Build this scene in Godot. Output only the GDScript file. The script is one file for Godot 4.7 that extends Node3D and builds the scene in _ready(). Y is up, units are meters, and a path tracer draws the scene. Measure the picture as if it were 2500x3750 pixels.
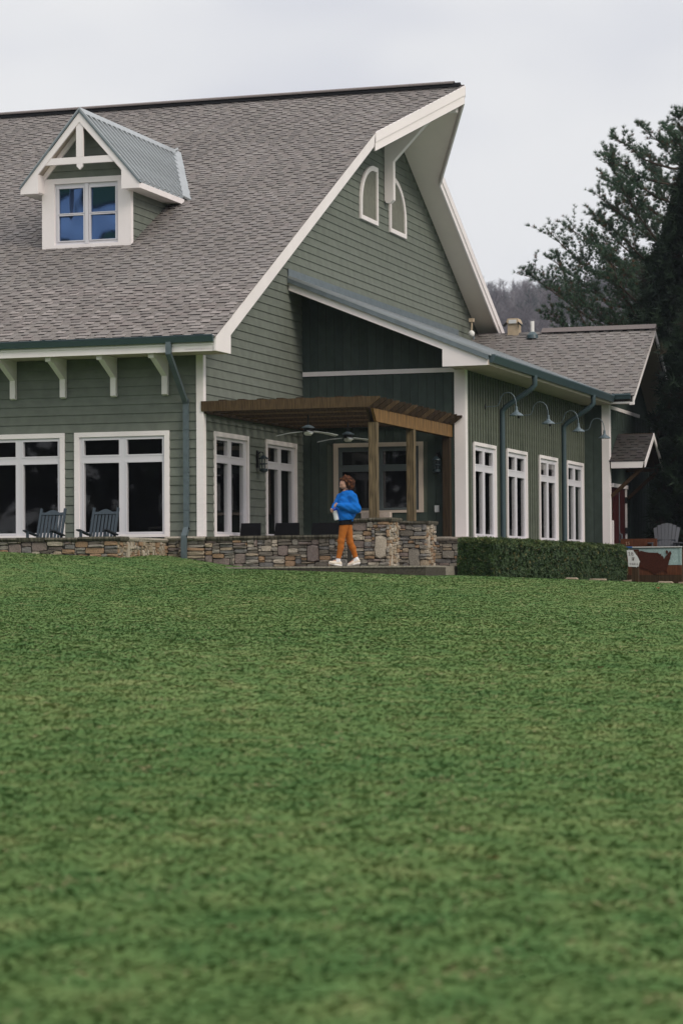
extends Node3D
# A green clapboard golf lodge above a sloping lawn, overcast day. Units are metres; the lodge's corner post stands at the origin,
# its front faces +z and its gable end faces +x.

var M := {}
var rng := RandomNumberGenerator.new()
var lodge: Node3D
const FLOOR := -0.62

# ------------------------------------------------------------------ mesh builder
class MB:
	var v := PackedVector3Array()
	var n := PackedVector3Array()
	var c := PackedColorArray()
	var uv := PackedVector2Array()
	var col := Color.WHITE
	var colored := false
	func tri(a: Vector3, b: Vector3, d: Vector3) -> void:
		var nn := (d - a).cross(b - a).normalized()
		v.append(a); v.append(b); v.append(d)
		for i in 3:
			n.append(nn); c.append(col)
	func trin(a: Vector3, b: Vector3, d: Vector3, na: Vector3, nb: Vector3, nd: Vector3) -> void:
		v.append(a); v.append(b); v.append(d)
		n.append(na); n.append(nb); n.append(nd)
		for i in 3: c.append(col)
	func quad(a: Vector3, b: Vector3, d: Vector3, e: Vector3) -> void:
		tri(a, b, d); tri(a, d, e)
	func oquad(a: Vector3, b: Vector3, d: Vector3, e: Vector3, inside: Vector3) -> void:
		var nn := (d - a).cross(b - a)
		if nn.dot((a + b + d + e) * 0.25 - inside) >= 0.0: quad(a, b, d, e)
		else: quad(a, e, d, b)
	func hexa(p: Array) -> void:   # 8 corners: bottom ring 0..3, top ring 4..7
		var m := Vector3.ZERO
		for q in p: m += q
		m /= 8.0
		oquad(p[0], p[1], p[2], p[3], m); oquad(p[4], p[5], p[6], p[7], m)
		for i in 4:
			var j := (i + 1) % 4
			oquad(p[i], p[j], p[4 + j], p[4 + i], m)
	func box(lo: Vector3, hi: Vector3, xf := Transform3D()) -> void:
		hexa([xf * lo, xf * Vector3(hi.x, lo.y, lo.z), xf * Vector3(hi.x, lo.y, hi.z), xf * Vector3(lo.x, lo.y, hi.z),
			xf * Vector3(lo.x, hi.y, lo.z), xf * Vector3(hi.x, hi.y, lo.z), xf * hi, xf * Vector3(lo.x, hi.y, hi.z)])
	func beam(a: Vector3, b: Vector3, w: float, h: float, up := Vector3.UP) -> void:
		var d := (b - a).normalized()
		var s := d.cross(up).normalized() * w * 0.5
		var u := s.cross(d).normalized() * h * 0.5
		hexa([a - s - u, a + s - u, b + s - u, b - s - u, a - s + u, a + s + u, b + s + u, b - s + u])
	# a polygon in the xy plane of xf, extruded from z0 to z1
	func prism(poly: PackedVector2Array, xf: Transform3D, z0: float, z1: float) -> void:
		var area := 0.0
		for i in poly.size():
			area += poly[i].cross(poly[(i + 1) % poly.size()])
		var p := poly
		if area < 0.0: p.reverse()
		var idx := Geometry2D.triangulate_polygon(p)
		var za := minf(z0, z1)
		var zb := maxf(z0, z1)
		for i in range(0, idx.size(), 3):
			var a := p[idx[i]]
			var b := p[idx[i + 1]]
			var d := p[idx[i + 2]]
			if (b - a).cross(d - a) < 0.0:
				var t := b
				b = d
				d = t
			# counter-clockwise seen from +z, so the front (+z) face runs a,d,b
			tri(xf * Vector3(a.x, a.y, zb), xf * Vector3(d.x, d.y, zb), xf * Vector3(b.x, b.y, zb))
			tri(xf * Vector3(a.x, a.y, za), xf * Vector3(b.x, b.y, za), xf * Vector3(d.x, d.y, za))
		for i in p.size():
			var a := p[i]
			var b := p[(i + 1) % p.size()]
			quad(xf * Vector3(a.x, a.y, zb), xf * Vector3(b.x, b.y, zb), xf * Vector3(b.x, b.y, za), xf * Vector3(a.x, a.y, za))
	# a plan polygon of top points, extruded straight down by h
	func slab(top: Array, h: float) -> void:
		var m := Vector3.ZERO
		for q in top: m += q
		m = m / top.size() - Vector3(0, h * 0.5, 0)
		var dn := Vector3(0, -h, 0)
		for i in range(1, top.size() - 1):
			var a: Vector3 = top[0]
			var b: Vector3 = top[i]
			var d: Vector3 = top[i + 1]
			if (d - a).cross(b - a).y > 0.0:
				tri(a, b, d); tri(a + dn, d + dn, b + dn)
			else:
				tri(a, d, b); tri(a + dn, b + dn, d + dn)
		for i in top.size():
			var a: Vector3 = top[i]
			var b: Vector3 = top[(i + 1) % top.size()]
			oquad(a, b, b + dn, a + dn, m)
	func tube(pts: Array, rad: Array, sides := 8, caps := true) -> void:
		var rings := []
		var side := Vector3.ZERO
		for i in pts.size():
			var d: Vector3 = (pts[mini(i + 1, pts.size() - 1)] - pts[maxi(i - 1, 0)]).normalized()
			if side == Vector3.ZERO:
				side = d.cross(Vector3.UP if absf(d.y) < 0.9 else Vector3.RIGHT).normalized()
			side = (side - d * side.dot(d)).normalized()
			var s2 := d.cross(side)
			var r := []
			for k in sides:
				var t := TAU * k / sides
				r.append(side * cos(t) + s2 * sin(t))
			rings.append(r)
		for i in pts.size() - 1:
			for k in sides:
				var k2 := (k + 1) % sides
				var a: Vector3 = pts[i] + rings[i][k] * rad[i]
				var b: Vector3 = pts[i] + rings[i][k2] * rad[i]
				var d: Vector3 = pts[i + 1] + rings[i + 1][k2] * rad[i + 1]
				var e: Vector3 = pts[i + 1] + rings[i + 1][k] * rad[i + 1]
				trin(a, d, b, rings[i][k], rings[i + 1][k2], rings[i][k2])
				trin(a, e, d, rings[i][k], rings[i + 1][k], rings[i + 1][k2])
		if caps:
			for q in [0, pts.size() - 1]:
				var out: Vector3 = (pts[0] - pts[1]) if q == 0 else (pts[q] - pts[q - 1])
				for k in sides:
					var a: Vector3 = pts[q]
					var b: Vector3 = pts[q] + rings[q][k] * rad[q]
					var d: Vector3 = pts[q] + rings[q][(k + 1) % sides] * rad[q]
					if (d - a).cross(b - a).dot(out) > 0.0: tri(a, b, d)
					else: tri(a, d, b)
	func lathe(profile: Array, at: Vector3, seg := 16) -> void:   # profile of Vector2(r, y)
		for i in profile.size() - 1:
			var p: Vector2 = profile[i]
			var q: Vector2 = profile[i + 1]
			var t := (q - p).normalized()
			var nr := Vector2(t.y, -t.x)
			for k in seg:
				var a0 := TAU * k / seg
				var a1 := TAU * (k + 1) / seg
				var e0 := Vector3(cos(a0), 0, sin(a0))
				var e1 := Vector3(cos(a1), 0, sin(a1))
				var A := at + e0 * p.x + Vector3.UP * p.y
				var B := at + e1 * p.x + Vector3.UP * p.y
				var C := at + e1 * q.x + Vector3.UP * q.y
				var D := at + e0 * q.x + Vector3.UP * q.y
				var n0 := e0 * nr.x + Vector3.UP * nr.y
				var n1 := e1 * nr.x + Vector3.UP * nr.y
				if (C - A).cross(B - A).dot(n0 + n1) >= 0.0:
					trin(A, B, C, n0, n1, n1); trin(A, C, D, n0, n1, n0)
				else:
					trin(A, C, B, n0, n1, n1); trin(A, D, C, n0, n0, n1)
	func ball(at: Vector3, r: Vector3, seg := 10, rows := 6) -> void:
		for i in rows:
			for k in seg:
				var q := []
				for ij in [[i, k], [i, k + 1], [i + 1, k + 1], [i + 1, k]]:
					var th: float = PI * ij[0] / rows
					var ph: float = TAU * ij[1] / seg
					q.append(Vector3(sin(th) * cos(ph), cos(th), sin(th) * sin(ph)))
				var nn := []
				for u in q: nn.append((u / r).normalized())
				if i > 0: trin(at + q[0] * r, at + q[2] * r, at + q[1] * r, nn[0], nn[2], nn[1])
				if i < rows - 1: trin(at + q[0] * r, at + q[3] * r, at + q[2] * r, nn[0], nn[3], nn[2])
	func mesh() -> ArrayMesh:
		var a := []
		a.resize(Mesh.ARRAY_MAX)
		a[Mesh.ARRAY_VERTEX] = v
		a[Mesh.ARRAY_NORMAL] = n
		if colored: a[Mesh.ARRAY_COLOR] = c
		if uv.size() == v.size() and uv.size() > 0: a[Mesh.ARRAY_TEX_UV] = uv
		var m := ArrayMesh.new()
		m.add_surface_from_arrays(Mesh.PRIMITIVE_TRIANGLES, a)
		return m

# ------------------------------------------------------------------ scene helpers
func obj(called: String, m, material: Material, parent: Node = null) -> MeshInstance3D:
	var o := MeshInstance3D.new()
	o.name = called
	o.mesh = m.mesh() if m is MB else m
	o.material_override = material
	(parent if parent else self).add_child(o, true)
	return o

func tag(o: Node, label: String, category: String, group := "") -> Node:
	o.set_meta("label", label)
	o.set_meta("category", category)
	if group: o.set_meta("group", group)
	return o

func thing(called: String, label: String, category: String, at := Vector3.ZERO, turn := 0.0, group := "") -> Node3D:
	var o := Node3D.new()
	o.name = called
	add_child(o, true)
	o.position = at
	o.rotation.y = turn
	tag(o, label, category, group)
	return o

func structure(called: String, m, material: Material, label := "") -> MeshInstance3D:
	var o := obj(called, m, material)
	o.set_meta("kind", "structure")
	if label: o.set_meta("label", label)
	return o

func noise_image(size: int, freq: float, lo: float, hi: float, sd: int, stretch := Vector2.ONE, octaves := 4) -> ImageTexture:
	var f := FastNoiseLite.new()
	f.seed = sd
	f.frequency = freq
	f.fractal_octaves = octaves
	f.noise_type = FastNoiseLite.TYPE_SIMPLEX_SMOOTH
	var im := Image.create(size, size, false, Image.FORMAT_RGB8)
	for y in size:
		for x in size:
			# seamless: the picture is wrapped on a torus
			var ax := TAU * x / size
			var ay := TAU * y / size
			var R := size / TAU
			var k := f.get_noise_3d(R * cos(ax) * stretch.x + R * cos(ay) * stretch.y * 0.71, R * sin(ax) * stretch.x, R * sin(ay) * stretch.y + R * cos(ay) * 0.3 * stretch.y)
			var g := lerpf(lo, hi, clampf(k * 0.9 + 0.5, 0.0, 1.0)) / 1.3   # mat() puts the 1.3 back
			im.set_pixel(x, y, Color(g, g, g).linear_to_srgb())
	return ImageTexture.create_from_image(im)

func mat(key: String, r: float, g: float, b: float, rough := 0.8, spec := 0.3, tex: Texture2D = null, scale := 1.0, bump := 0.0) -> StandardMaterial3D:
	var m := StandardMaterial3D.new()
	m.resource_name = key
	var k := 1.3 if tex else 1.0
	m.albedo_color = Color(r * k, g * k, b * k).linear_to_srgb()
	m.roughness = rough
	m.metallic_specular = spec
	if tex:
		m.albedo_texture = tex
		m.uv1_triplanar = true
		m.uv1_world_triplanar = true
		m.uv1_scale = Vector3.ONE * scale
		if bump > 0.0:
			m.heightmap_enabled = true
			m.heightmap_texture = tex
			m.heightmap_scale = bump
	M[key] = m
	return m

func vmat(key: String, rough := 0.9, spec := 0.2, tex: Texture2D = null, scale := 1.0, bump := 0.0) -> StandardMaterial3D:
	var m := mat(key, 1, 1, 1, rough, spec, tex, scale, bump)
	m.vertex_color_use_as_albedo = true
	return m

# ------------------------------------------------------------------ terrain
const EX := [-60.0, -14.0, -8.0, -3.2, -0.8, 0.4, 1.24, 3.4, 5.5, 7.1, 8.6, 9.65, 14.0, 30.0, 80.0]
const EY := [0.6, 0.1, -0.06, -0.235, -0.375, -0.57, -0.66, -0.74, -0.835, -0.90, -0.965, -1.035, -1.30, -2.2, -4.0]
func edge_height(x: float) -> float:
	if x <= EX[0]: return EY[0]
	for i in EX.size() - 1:
		if x < EX[i + 1]:
			return lerpf(EY[i], EY[i + 1], (x - EX[i]) / (EX[i + 1] - EX[i]))
	return EY[EY.size() - 1]

func ground(x: float, z: float) -> float:
	var e := edge_height(x)
	var y := e
	if z < 1.0:
		y = e + 0.011 * maxf(z - 1.0, -22.0)
	else:
		var t := (z - 1.0) / 44.4
		var near := -2.50 - 0.02 * (x - 17.4)
		y = lerpf(e, near, minf(t, 1.0))
		if t > 1.0: y -= (t - 1.0) * 1.2
		y += 0.05 * sin(x * 0.31 + z * 0.22) * minf(1.0, (z - 1.0) / 8.0) + 0.03 * sin(x * 0.7 - z * 0.43 + 1.0) * minf(1.0, (z - 1.0) / 8.0)
	return y

# ------------------------------------------------------------------ start
func _ready() -> void:
	rng.seed = 7
	var cam := Camera3D.new()
	cam.name = "camera"
	add_child(cam)
	var yaw := 0.309131
	var pitch := 0.0270054
	var roll := -0.0065813
	var fwd := Vector3(-sin(yaw) * cos(pitch), sin(pitch), -cos(yaw) * cos(pitch))
	var right := Vector3(cos(yaw), 0, -sin(yaw))
	var up := right.cross(fwd)
	var r2 := right * cos(roll) + up * sin(roll)
	var u2 := up * cos(roll) - right * sin(roll)
	cam.transform = Transform3D(Basis(r2, u2, -fwd), Vector3(17.37597, -0.86799, 45.44518))
	var att := CameraAttributesPhysical.new()
	att.frustum_focal_length = 12.0 / (1875.0 / 9044.53)
	att.frustum_focus_distance = 48.0
	att.frustum_near = 0.1
	att.frustum_far = 4000.0
	att.exposure_aperture = 1.7
	cam.attributes = att
	cam.keep_aspect = Camera3D.KEEP_HEIGHT
	cam.fov = rad_to_deg(2.0 * atan(1875.0 / 9044.53))
	cam.far = 4000.0
	cam.current = true

	var env := Environment.new()
	env.background_mode = Environment.BG_SKY
	env.tonemap_mode = Environment.TONE_MAPPER_LINEAR
	env.tonemap_exposure = 1.08
	env.sdfgi_enabled = true
	env.ssao_enabled = true
	env.ssil_enabled = true
	env.fog_enabled = true
	env.fog_density = 0.00018
	env.fog_light_color = Color(0.80, 0.83, 0.90)
	var sky := Sky.new()
	var pan := PanoramaSkyMaterial.new()
	pan.panorama = overcast()
	sky.sky_material = pan
	env.sky = sky
	var we := WorldEnvironment.new()
	we.name = "world_environment"
	we.environment = env
	add_child(we)
	var sun := DirectionalLight3D.new()
	sun.name = "sun"
	sun.light_energy = 0.5
	sun.light_angular_distance = 22.0
	sun.light_color = Color(1.0, 0.955, 0.89)
	sun.shadow_enabled = true
	add_child(sun)
	sun.look_at_from_position(Vector3.ZERO, -Vector3(0.72, 0.60, 0.38), Vector3.UP)

	materials()
	make_ground()
	make_hills()
	lodge = thing("lodge_building", "large green clapboard lodge with white trim and steep grey shingle roof", "building")
	main_walls()
	main_roof()
	dormer()
	wing()
	rear_house()
	interior()
	stone_walls()
	pergola()
	patio_things()
	lamps()
	right_corner()
	hedge()
	trees()
	person()
	lawn()

func overcast() -> ImageTexture:
	var f := FastNoiseLite.new()
	f.seed = 21
	f.frequency = 1.0
	f.fractal_octaves = 5
	f.noise_type = FastNoiseLite.TYPE_SIMPLEX_SMOOTH
	var w := 1024
	var im := Image.create(w, w / 2, false, Image.FORMAT_RGBF)
	for j in w / 2:
		var el := PI * (0.5 - (j + 0.5) / (w / 2.0))
		for i in w:
			var az := TAU * (i + 0.5) / w
			var d := Vector3(cos(el) * sin(az), sin(el), cos(el) * cos(az))
			# a cloud sheet seen in perspective: stretched towards the horizon
			var k := 1.0 / maxf(d.y + 0.12, 0.06)
			var s := f.get_noise_3d(d.x * k * 0.9, 3.0 + d.y, d.z * k * 0.9)
			var t := smoothstep(-0.05, 0.55, s)
			var c := Color(0.785, 0.791, 0.803).lerp(Color(0.60, 0.62, 0.69), t * 0.85)
			# an overcast sky brightens towards the zenith
			c *= 1.0 + 0.75 * smoothstep(0.2, 1.0, d.y)
			if d.y < 0.0: c = Color(0.20, 0.21, 0.19)
			im.set_pixel(i, j, c)
	return ImageTexture.create_from_image(im)

func materials() -> void:
	var fine := noise_image(256, 0.05, 0.85, 1.15, 3)
	var soft := noise_image(256, 0.02, 0.88, 1.12, 5)
	var faint := noise_image(128, 0.03, 0.96, 1.03, 6)
	var grain := noise_image(256, 0.03, 0.55, 1.2, 9, Vector2(3.5, 0.25))
	var rough := noise_image(256, 0.08, 0.6, 1.25, 11)
	var streak := noise_image(256, 0.03, 0.35, 1.25, 13, Vector2(2.2, 0.22))
	for i in 3:
		mat("siding%d" % i, 0.142 + 0.005 * i, 0.157 + 0.005 * i, 0.132 + 0.005 * i, 0.75, 0.35, soft, 0.6)
	mat("siding_back", 0.10, 0.115, 0.09, 0.9, 0.2)
	for i in 3:
		mat("dark_siding%d" % i, 0.043 + 0.004 * i, 0.060 + 0.005 * i, 0.051 + 0.004 * i, 0.75, 0.3, soft, 0.7)  # dark green paint, lowered further for shade in the recess
	mat("wing_panel", 0.037, 0.050, 0.043, 0.75, 0.3, soft, 0.7)  # shade under the eave put into this darker panel colour
	mat("batten", 0.135, 0.150, 0.115, 0.75, 0.3, soft, 0.8)
	mat("trim", 0.85, 0.785, 0.785, 0.6, 0.4, faint, 0.35)
	mat("soffit", 0.56, 0.47, 0.40, 0.7, 0.3, faint, 0.5)
	mat("overhang", 0.76, 0.69, 0.62, 0.7, 0.3, faint, 0.5)
	mat("sash", 0.66, 0.64, 0.68, 0.45, 0.45)
	mat("sash_slate", 0.10, 0.12, 0.125, 0.5, 0.4)
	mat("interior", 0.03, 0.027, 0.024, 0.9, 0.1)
	mat("louver", 0.175, 0.175, 0.145, 0.8, 0.3, soft, 1.2)
	mat("gutter", 0.045, 0.075, 0.088, 0.4, 0.5)
	mat("downspout", 0.088, 0.118, 0.132, 0.42, 0.5, soft, 1.0)
	mat("metal_roof", 0.30, 0.322, 0.338, 0.35, 0.6, soft, 0.4)
	mat("metal_edge", 0.135, 0.165, 0.185, 0.4, 0.5, soft, 0.8)
	mat("roof_deck", 0.06, 0.052, 0.05, 0.95, 0.1)
	for i in 5:
		var g: float = [0.19, 0.225, 0.255, 0.285, 0.21][i]
		var w: float = [1.0, 0.99, 1.0, 1.01, 1.03][i]
		mat("shingle%d" % i, g * w, g * 0.90, g * 0.855, 0.95, 0.15, rough, 3.0)
	vmat("shingles", 0.95, 0.15, rough, 3.0)
	mat("shingle_edge", 0.02, 0.02, 0.022, 0.95, 0.1)
	mat("ridge_cap", 0.18, 0.155, 0.15, 0.95, 0.15, rough, 3.0)
	mat("mortar", 0.045, 0.041, 0.037, 0.95, 0.1)
	var tones := [[0.27, 0.245, 0.21], [0.20, 0.19, 0.18], [0.35, 0.285, 0.21], [0.12, 0.118, 0.115], [0.30, 0.20, 0.125], [0.23, 0.185, 0.165], [0.42, 0.365, 0.295], [0.165, 0.145, 0.12]]
	for i in tones.size():
		mat("stone%d" % i, tones[i][0], tones[i][1], tones[i][2], 0.9, 0.2, rough, 2.2, 0.6)
	mat("cap_stone", 0.115, 0.105, 0.080, 0.92, 0.2, streak, 1.3, 0.5)
	mat("cap_stone_light", 0.36, 0.32, 0.27, 0.92, 0.2, rough, 1.6, 0.5)
	mat("concrete", 0.27, 0.24, 0.20, 0.9, 0.2, rough, 1.2, 0.3)
	mat("concrete_dark", 0.075, 0.066, 0.053, 0.9, 0.2, rough, 1.2, 0.3)
	mat("beige_block", 0.40, 0.33, 0.28, 0.85, 0.2, fine, 2.0)
	mat("timber_dark", 0.046, 0.031, 0.018, 0.8, 0.25, grain, 1.1, 0.3)
	mat("timber_end", 0.085, 0.056, 0.030, 0.8, 0.25, grain, 1.4, 0.3)
	mat("timber_gold", 0.225, 0.120, 0.038, 0.6, 0.35, streak, 1.6, 0.3)
	mat("timber_post", 0.165, 0.122, 0.068, 0.7, 0.3, streak, 1.4, 0.4)
	mat("black_wicker", 0.010, 0.010, 0.011, 0.8, 0.2, fine, 8.0)
	mat("black_metal", 0.012, 0.013, 0.014, 0.5, 0.4)
	mat("teal_metal", 0.015, 0.03, 0.036, 0.45, 0.5)
	mat("slate_wood", 0.040, 0.055, 0.070, 0.6, 0.35, fine, 2.0)
	mat("slate_dark", 0.018, 0.023, 0.030, 0.6, 0.35)
	mat("grey_plastic", 0.085, 0.088, 0.10, 0.6, 0.35, fine, 3.0)
	mat("lamp_blue", 0.115, 0.155, 0.18, 0.4, 0.5)
	mat("white_metal", 0.60, 0.61, 0.62, 0.4, 0.5)
	mat("white_plastic", 0.80, 0.79, 0.76, 0.5, 0.4)
	mat("fan_blade", 0.62, 0.64, 0.64, 0.35, 0.5)
	mat("tan_vent", 0.48, 0.38, 0.27, 0.7, 0.3, fine, 2.0)
	mat("red_door", 0.045, 0.008, 0.008, 0.45, 0.4)
	mat("rust", 0.060, 0.018, 0.010, 0.85, 0.2, rough, 2.0, 0.3)
	mat("rust_wood", 0.115, 0.040, 0.018, 0.8, 0.25, grain, 1.4, 0.3)
	mat("brown_wood", 0.055, 0.032, 0.016, 0.8, 0.25, grain, 1.4, 0.3)
	mat("galvanised", 0.33, 0.44, 0.44, 0.55, 0.4, rough, 2.5)
	mat("blue_plastic", 0.02, 0.14, 0.42, 0.5, 0.4)
	mat("sign_white", 0.62, 0.62, 0.62, 0.5, 0.4, fine, 3.0)
	mat("sign_ink", 0.10, 0.075, 0.07, 0.8, 0.2)
	mat("sign_text_tan", 0.45, 0.30, 0.22, 0.8, 0.2)
	mat("amber", 0.50, 0.17, 0.04, 0.5, 0.4)
	mat("green_bottle", 0.01, 0.16, 0.12, 0.2, 0.5)
	mat("leaf_litter", 0.28, 0.065, 0.025, 0.8, 0.2)
	mat("soil", 0.025, 0.020, 0.015, 0.95, 0.1)
	mat("bark", 0.055, 0.045, 0.038, 0.95, 0.15, rough, 1.5, 0.5)
	mat("twig", 0.075, 0.055, 0.042, 0.95, 0.15)
	mat("bottle_body", 0.62, 0.64, 0.66, 0.35, 0.4)
	mat("bottle_cap", 0.02, 0.07, 0.50, 0.4, 0.4)
	# glass: panes that let the dark rooms show, with what they mirror
	var g := mat("glass", 0.6, 0.64, 0.66, 0.02, 0.5)
	g.transparency = BaseMaterial3D.TRANSPARENCY_ALPHA
	g.albedo_color = Color(0.05, 0.055, 0.06, 0.05)
	var wave := FastNoiseLite.new()
	wave.seed = 4
	wave.frequency = 0.0065
	wave.fractal_octaves = 1
	var nt := NoiseTexture2D.new()
	nt.width = 256
	nt.height = 256
	nt.noise = wave
	nt.as_normal_map = true
	nt.bump_strength = 7.0
	nt.seamless = true
	var bg := mat("blue_glass", 0.060, 0.115, 0.245, 0.10, 0.5)
	bg.metallic = 0.85
	bg.normal_enabled = true
	bg.normal_texture = nt
	bg.normal_scale = 3.2
	bg.uv1_triplanar = true
	bg.uv1_world_triplanar = true
	bg.uv1_scale = Vector3.ONE * 0.55
	var ground_tex := noise_image(512, 0.03, 0.65, 1.3, 31)
	mat("turf", 0.065, 0.115, 0.040, 0.95, 0.1, ground_tex, 0.35)
	vmat("lawn_sheet", 0.95, 0.1, noise_image(512, 0.11, 0.72, 1.28, 33), 1.6)
	var gr := vmat("grass", 0.7, 0.25)
	gr.backlight = Color(0.35, 0.45, 0.2)
	var hl := vmat("hedge_leaf", 0.55, 0.35)
	hl.backlight = Color(0.2, 0.28, 0.12)
	var nd := vmat("needles", 0.6, 0.3)
	nd.backlight = Color(0.16, 0.22, 0.14)
	mat("hill", 0.085, 0.075, 0.080, 1.0, 0.0, soft, 0.02)
	vmat("far_twigs", 1.0, 0.0)
	vmat("cloth_blue", 0.85, 0.15)
	mat("hoodie_blue", 0.010, 0.125, 0.46, 0.9, 0.15, fine, 6.0)
	mat("print_teal", 0.008, 0.05, 0.13, 0.9, 0.15)
	mat("black_cloth", 0.010, 0.010, 0.012, 0.9, 0.15)
	mat("rust_leggings", 0.36, 0.115, 0.022, 0.8, 0.2, fine, 9.0)
	mat("sock_white", 0.72, 0.71, 0.72, 0.9, 0.1)
	mat("shoe_cream", 0.68, 0.60, 0.50, 0.7, 0.3)
	mat("shoe_sole", 0.72, 0.70, 0.68, 0.7, 0.3)
	mat("skin", 0.47, 0.26, 0.19, 0.55, 0.35)
	mat("mouth", 0.02, 0.006, 0.006, 0.6, 0.3)
	vmat("curls", 0.6, 0.35)

# ------------------------------------------------------------------ ground and hills
func make_ground() -> void:
	var xs := []
	var zs := []
	var a := -1500.0
	for q in [[-1500.0, -200.0, 130.0], [-200.0, -30.0, 17.0], [-30.0, 34.0, 1.0], [34.0, 200.0, 16.6], [200.0, 1500.0, 130.0]]:
		var k: float = q[0]
		while k < q[1] - 0.01:
			xs.append(k)
			k += q[2]
	xs.append(1500.0)
	for q in [[-1500.0, -200.0, 130.0], [-200.0, -30.0, 17.0], [-30.0, 60.0, 1.0], [60.0, 200.0, 14.0], [200.0, 1500.0, 130.0]]:
		var k: float = q[0]
		while k < q[1] - 0.01:
			zs.append(k)
			k += q[2]
	zs.append(1500.0)
	var m := MB.new()
	for i in xs.size() - 1:
		for j in zs.size() - 1:
			var p := []
			for ij in [[0, 0], [1, 0], [1, 1], [0, 1]]:
				var x: float = xs[i + ij[0]]
				var z: float = zs[j + ij[1]]
				p.append(Vector3(x, ground(clampf(x, -40.0, 60.0), clampf(z, -60.0, 75.0)) - 0.012, z))
			var nn := []
			for q in p:
				var e := 0.5
				var hx := ground(clampf(q.x + e, -40, 60), clampf(q.z, -60, 75)) - ground(clampf(q.x - e, -40, 60), clampf(q.z, -60, 75))
				var hz := ground(clampf(q.x, -40, 60), clampf(q.z + e, -60, 75)) - ground(clampf(q.x, -40, 60), clampf(q.z - e, -60, 75))
				nn.append(Vector3(-hx, 2.0 * e, -hz).normalized())
			m.trin(p[0], p[1], p[2], nn[0], nn[1], nn[2])
			m.trin(p[0], p[2], p[3], nn[0], nn[2], nn[3])
	structure("ground", m, M.turf)

func hill_height(x: float, z: float) -> float:
	var d := (-z - 260.0) / 560.0
	var y := 100.0 * smoothstep(0.0, 1.0, d) + 9.0 * sin(x * 0.011 + 1.4) * d + 5.0 * sin(x * 0.031 + z * 0.013) * d + x * 0.03 * d
	if d > 1.0: y -= (d - 1.0) * 60.0
	return y - 4.0

func make_hills() -> void:
	var m := MB.new()
	for i in range(-36, 36):
		for j in range(0, 18):
			var p := []
			for ij in [[0, 0], [1, 0], [1, 1], [0, 1]]:
				var x: float = (i + ij[0]) * 40.0
				var z: float = -950.0 + (j + ij[1]) * 40.0
				p.append(Vector3(x, hill_height(x, z), z))
			m.quad(p[0], p[1], p[2], p[3])
	structure("hill", m, M.hill)
	# bare woods on the hill: one far-off mass, each tree a trunk and a fan of bare limbs
	var t := MB.new()
	t.colored = true
	var r := RandomNumberGenerator.new()
	r.seed = 51
	t.col = Color(1, 1, 1)
	t.tube([Vector3(0, -1, 0), Vector3(0.1, 6, 0), Vector3(0, 12.5, 0.1)], [0.24, 0.16, 0.02], 5)
	for k in 52:
		var y := r.randf_range(3.5, 12.0)
		var an := r.randf() * TAU
		var l := (15.0 - y) * r.randf_range(0.25, 0.5)
		var d := Vector3(cos(an), r.randf_range(0.5, 1.4), sin(an)).normalized() * l
		var b := Vector3(0, y, 0)
		t.tube([b, b + d * 0.5 + Vector3(0, 0.15, 0), b + d], [0.07, 0.045, 0.012], 3, false)
		for q in 3:
			var s := b + d * r.randf_range(0.35, 0.95)
			var d2 := Vector3(r.randf_range(-1, 1), r.randf_range(0.2, 1.2), r.randf_range(-1, 1)).normalized() * l * 0.45
			t.tube([s, s + d2], [0.04, 0.01], 3, false)
	var mesh := t.mesh()
	var mm := MultiMesh.new()
	mm.transform_format = MultiMesh.TRANSFORM_3D
	mm.use_colors = true
	mm.mesh = mesh
	var spots := []
	while spots.size() < 5200:
		var x := r.randf_range(-330.0, 130.0)
		var z := r.randf_range(-940.0, -420.0)
		if z < -860.0 and r.randf() < 0.7: continue
		if absf(x + 172.0) < 12.0 and z > -712.0 and z < -615.0: continue
		spots.append(Vector3(x, hill_height(x, z), z))
	mm.instance_count = spots.size()
	for i in spots.size():
		var s := r.randf_range(0.75, 1.35)
		mm.set_instance_transform(i, Transform3D(Basis(Vector3.UP, r.randf() * TAU).scaled(Vector3(s, s * r.randf_range(0.85, 1.15), s)), spots[i]))
		var g := r.randf_range(0.8, 1.3)
		var c := Color(0.105, 0.092, 0.098).lerp(Color(0.20, 0.185, 0.19), 1.0 if r.randf() < 0.2 else 0.1) * g
		if r.randf() < 0.09: c = Color(0.03, 0.045, 0.032)
		mm.set_instance_color(i, c)
	var o := MultiMeshInstance3D.new()
	o.name = "bare_woods"
	o.multimesh = mm
	o.material_override = M.far_twigs
	add_child(o)
	o.set_meta("kind", "stuff")
	tag(o, "bare winter woods covering the far hillside", "woods")

# ------------------------------------------------------------------ walls, boards, windows
# local frame of a wall: x along it, y up, z outwards
var XF_FRONT := Transform3D(Basis.IDENTITY, Vector3.ZERO)
var XF_GABLE := Transform3D(Basis(Vector3(0, 0, -1), Vector3.UP, Vector3(1, 0, 0)), Vector3.ZERO)
var XF_WING := Transform3D(Basis(Vector3(0, 0, -1), Vector3.UP, Vector3(1, 0, 0)), Vector3(3.69, 0, 0))
var XF_ALCOVE := Transform3D(Basis.IDENTITY, Vector3(0, 0, -6.17))
var XF_REAR := Transform3D(Basis(Vector3(0, 0, -1), Vector3.UP, Vector3(1, 0, 0)), Vector3(4.36, 0, 0))
var XF_REAR_FRONT := Transform3D(Basis.IDENTITY, Vector3(0, 0, -18.35))

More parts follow.
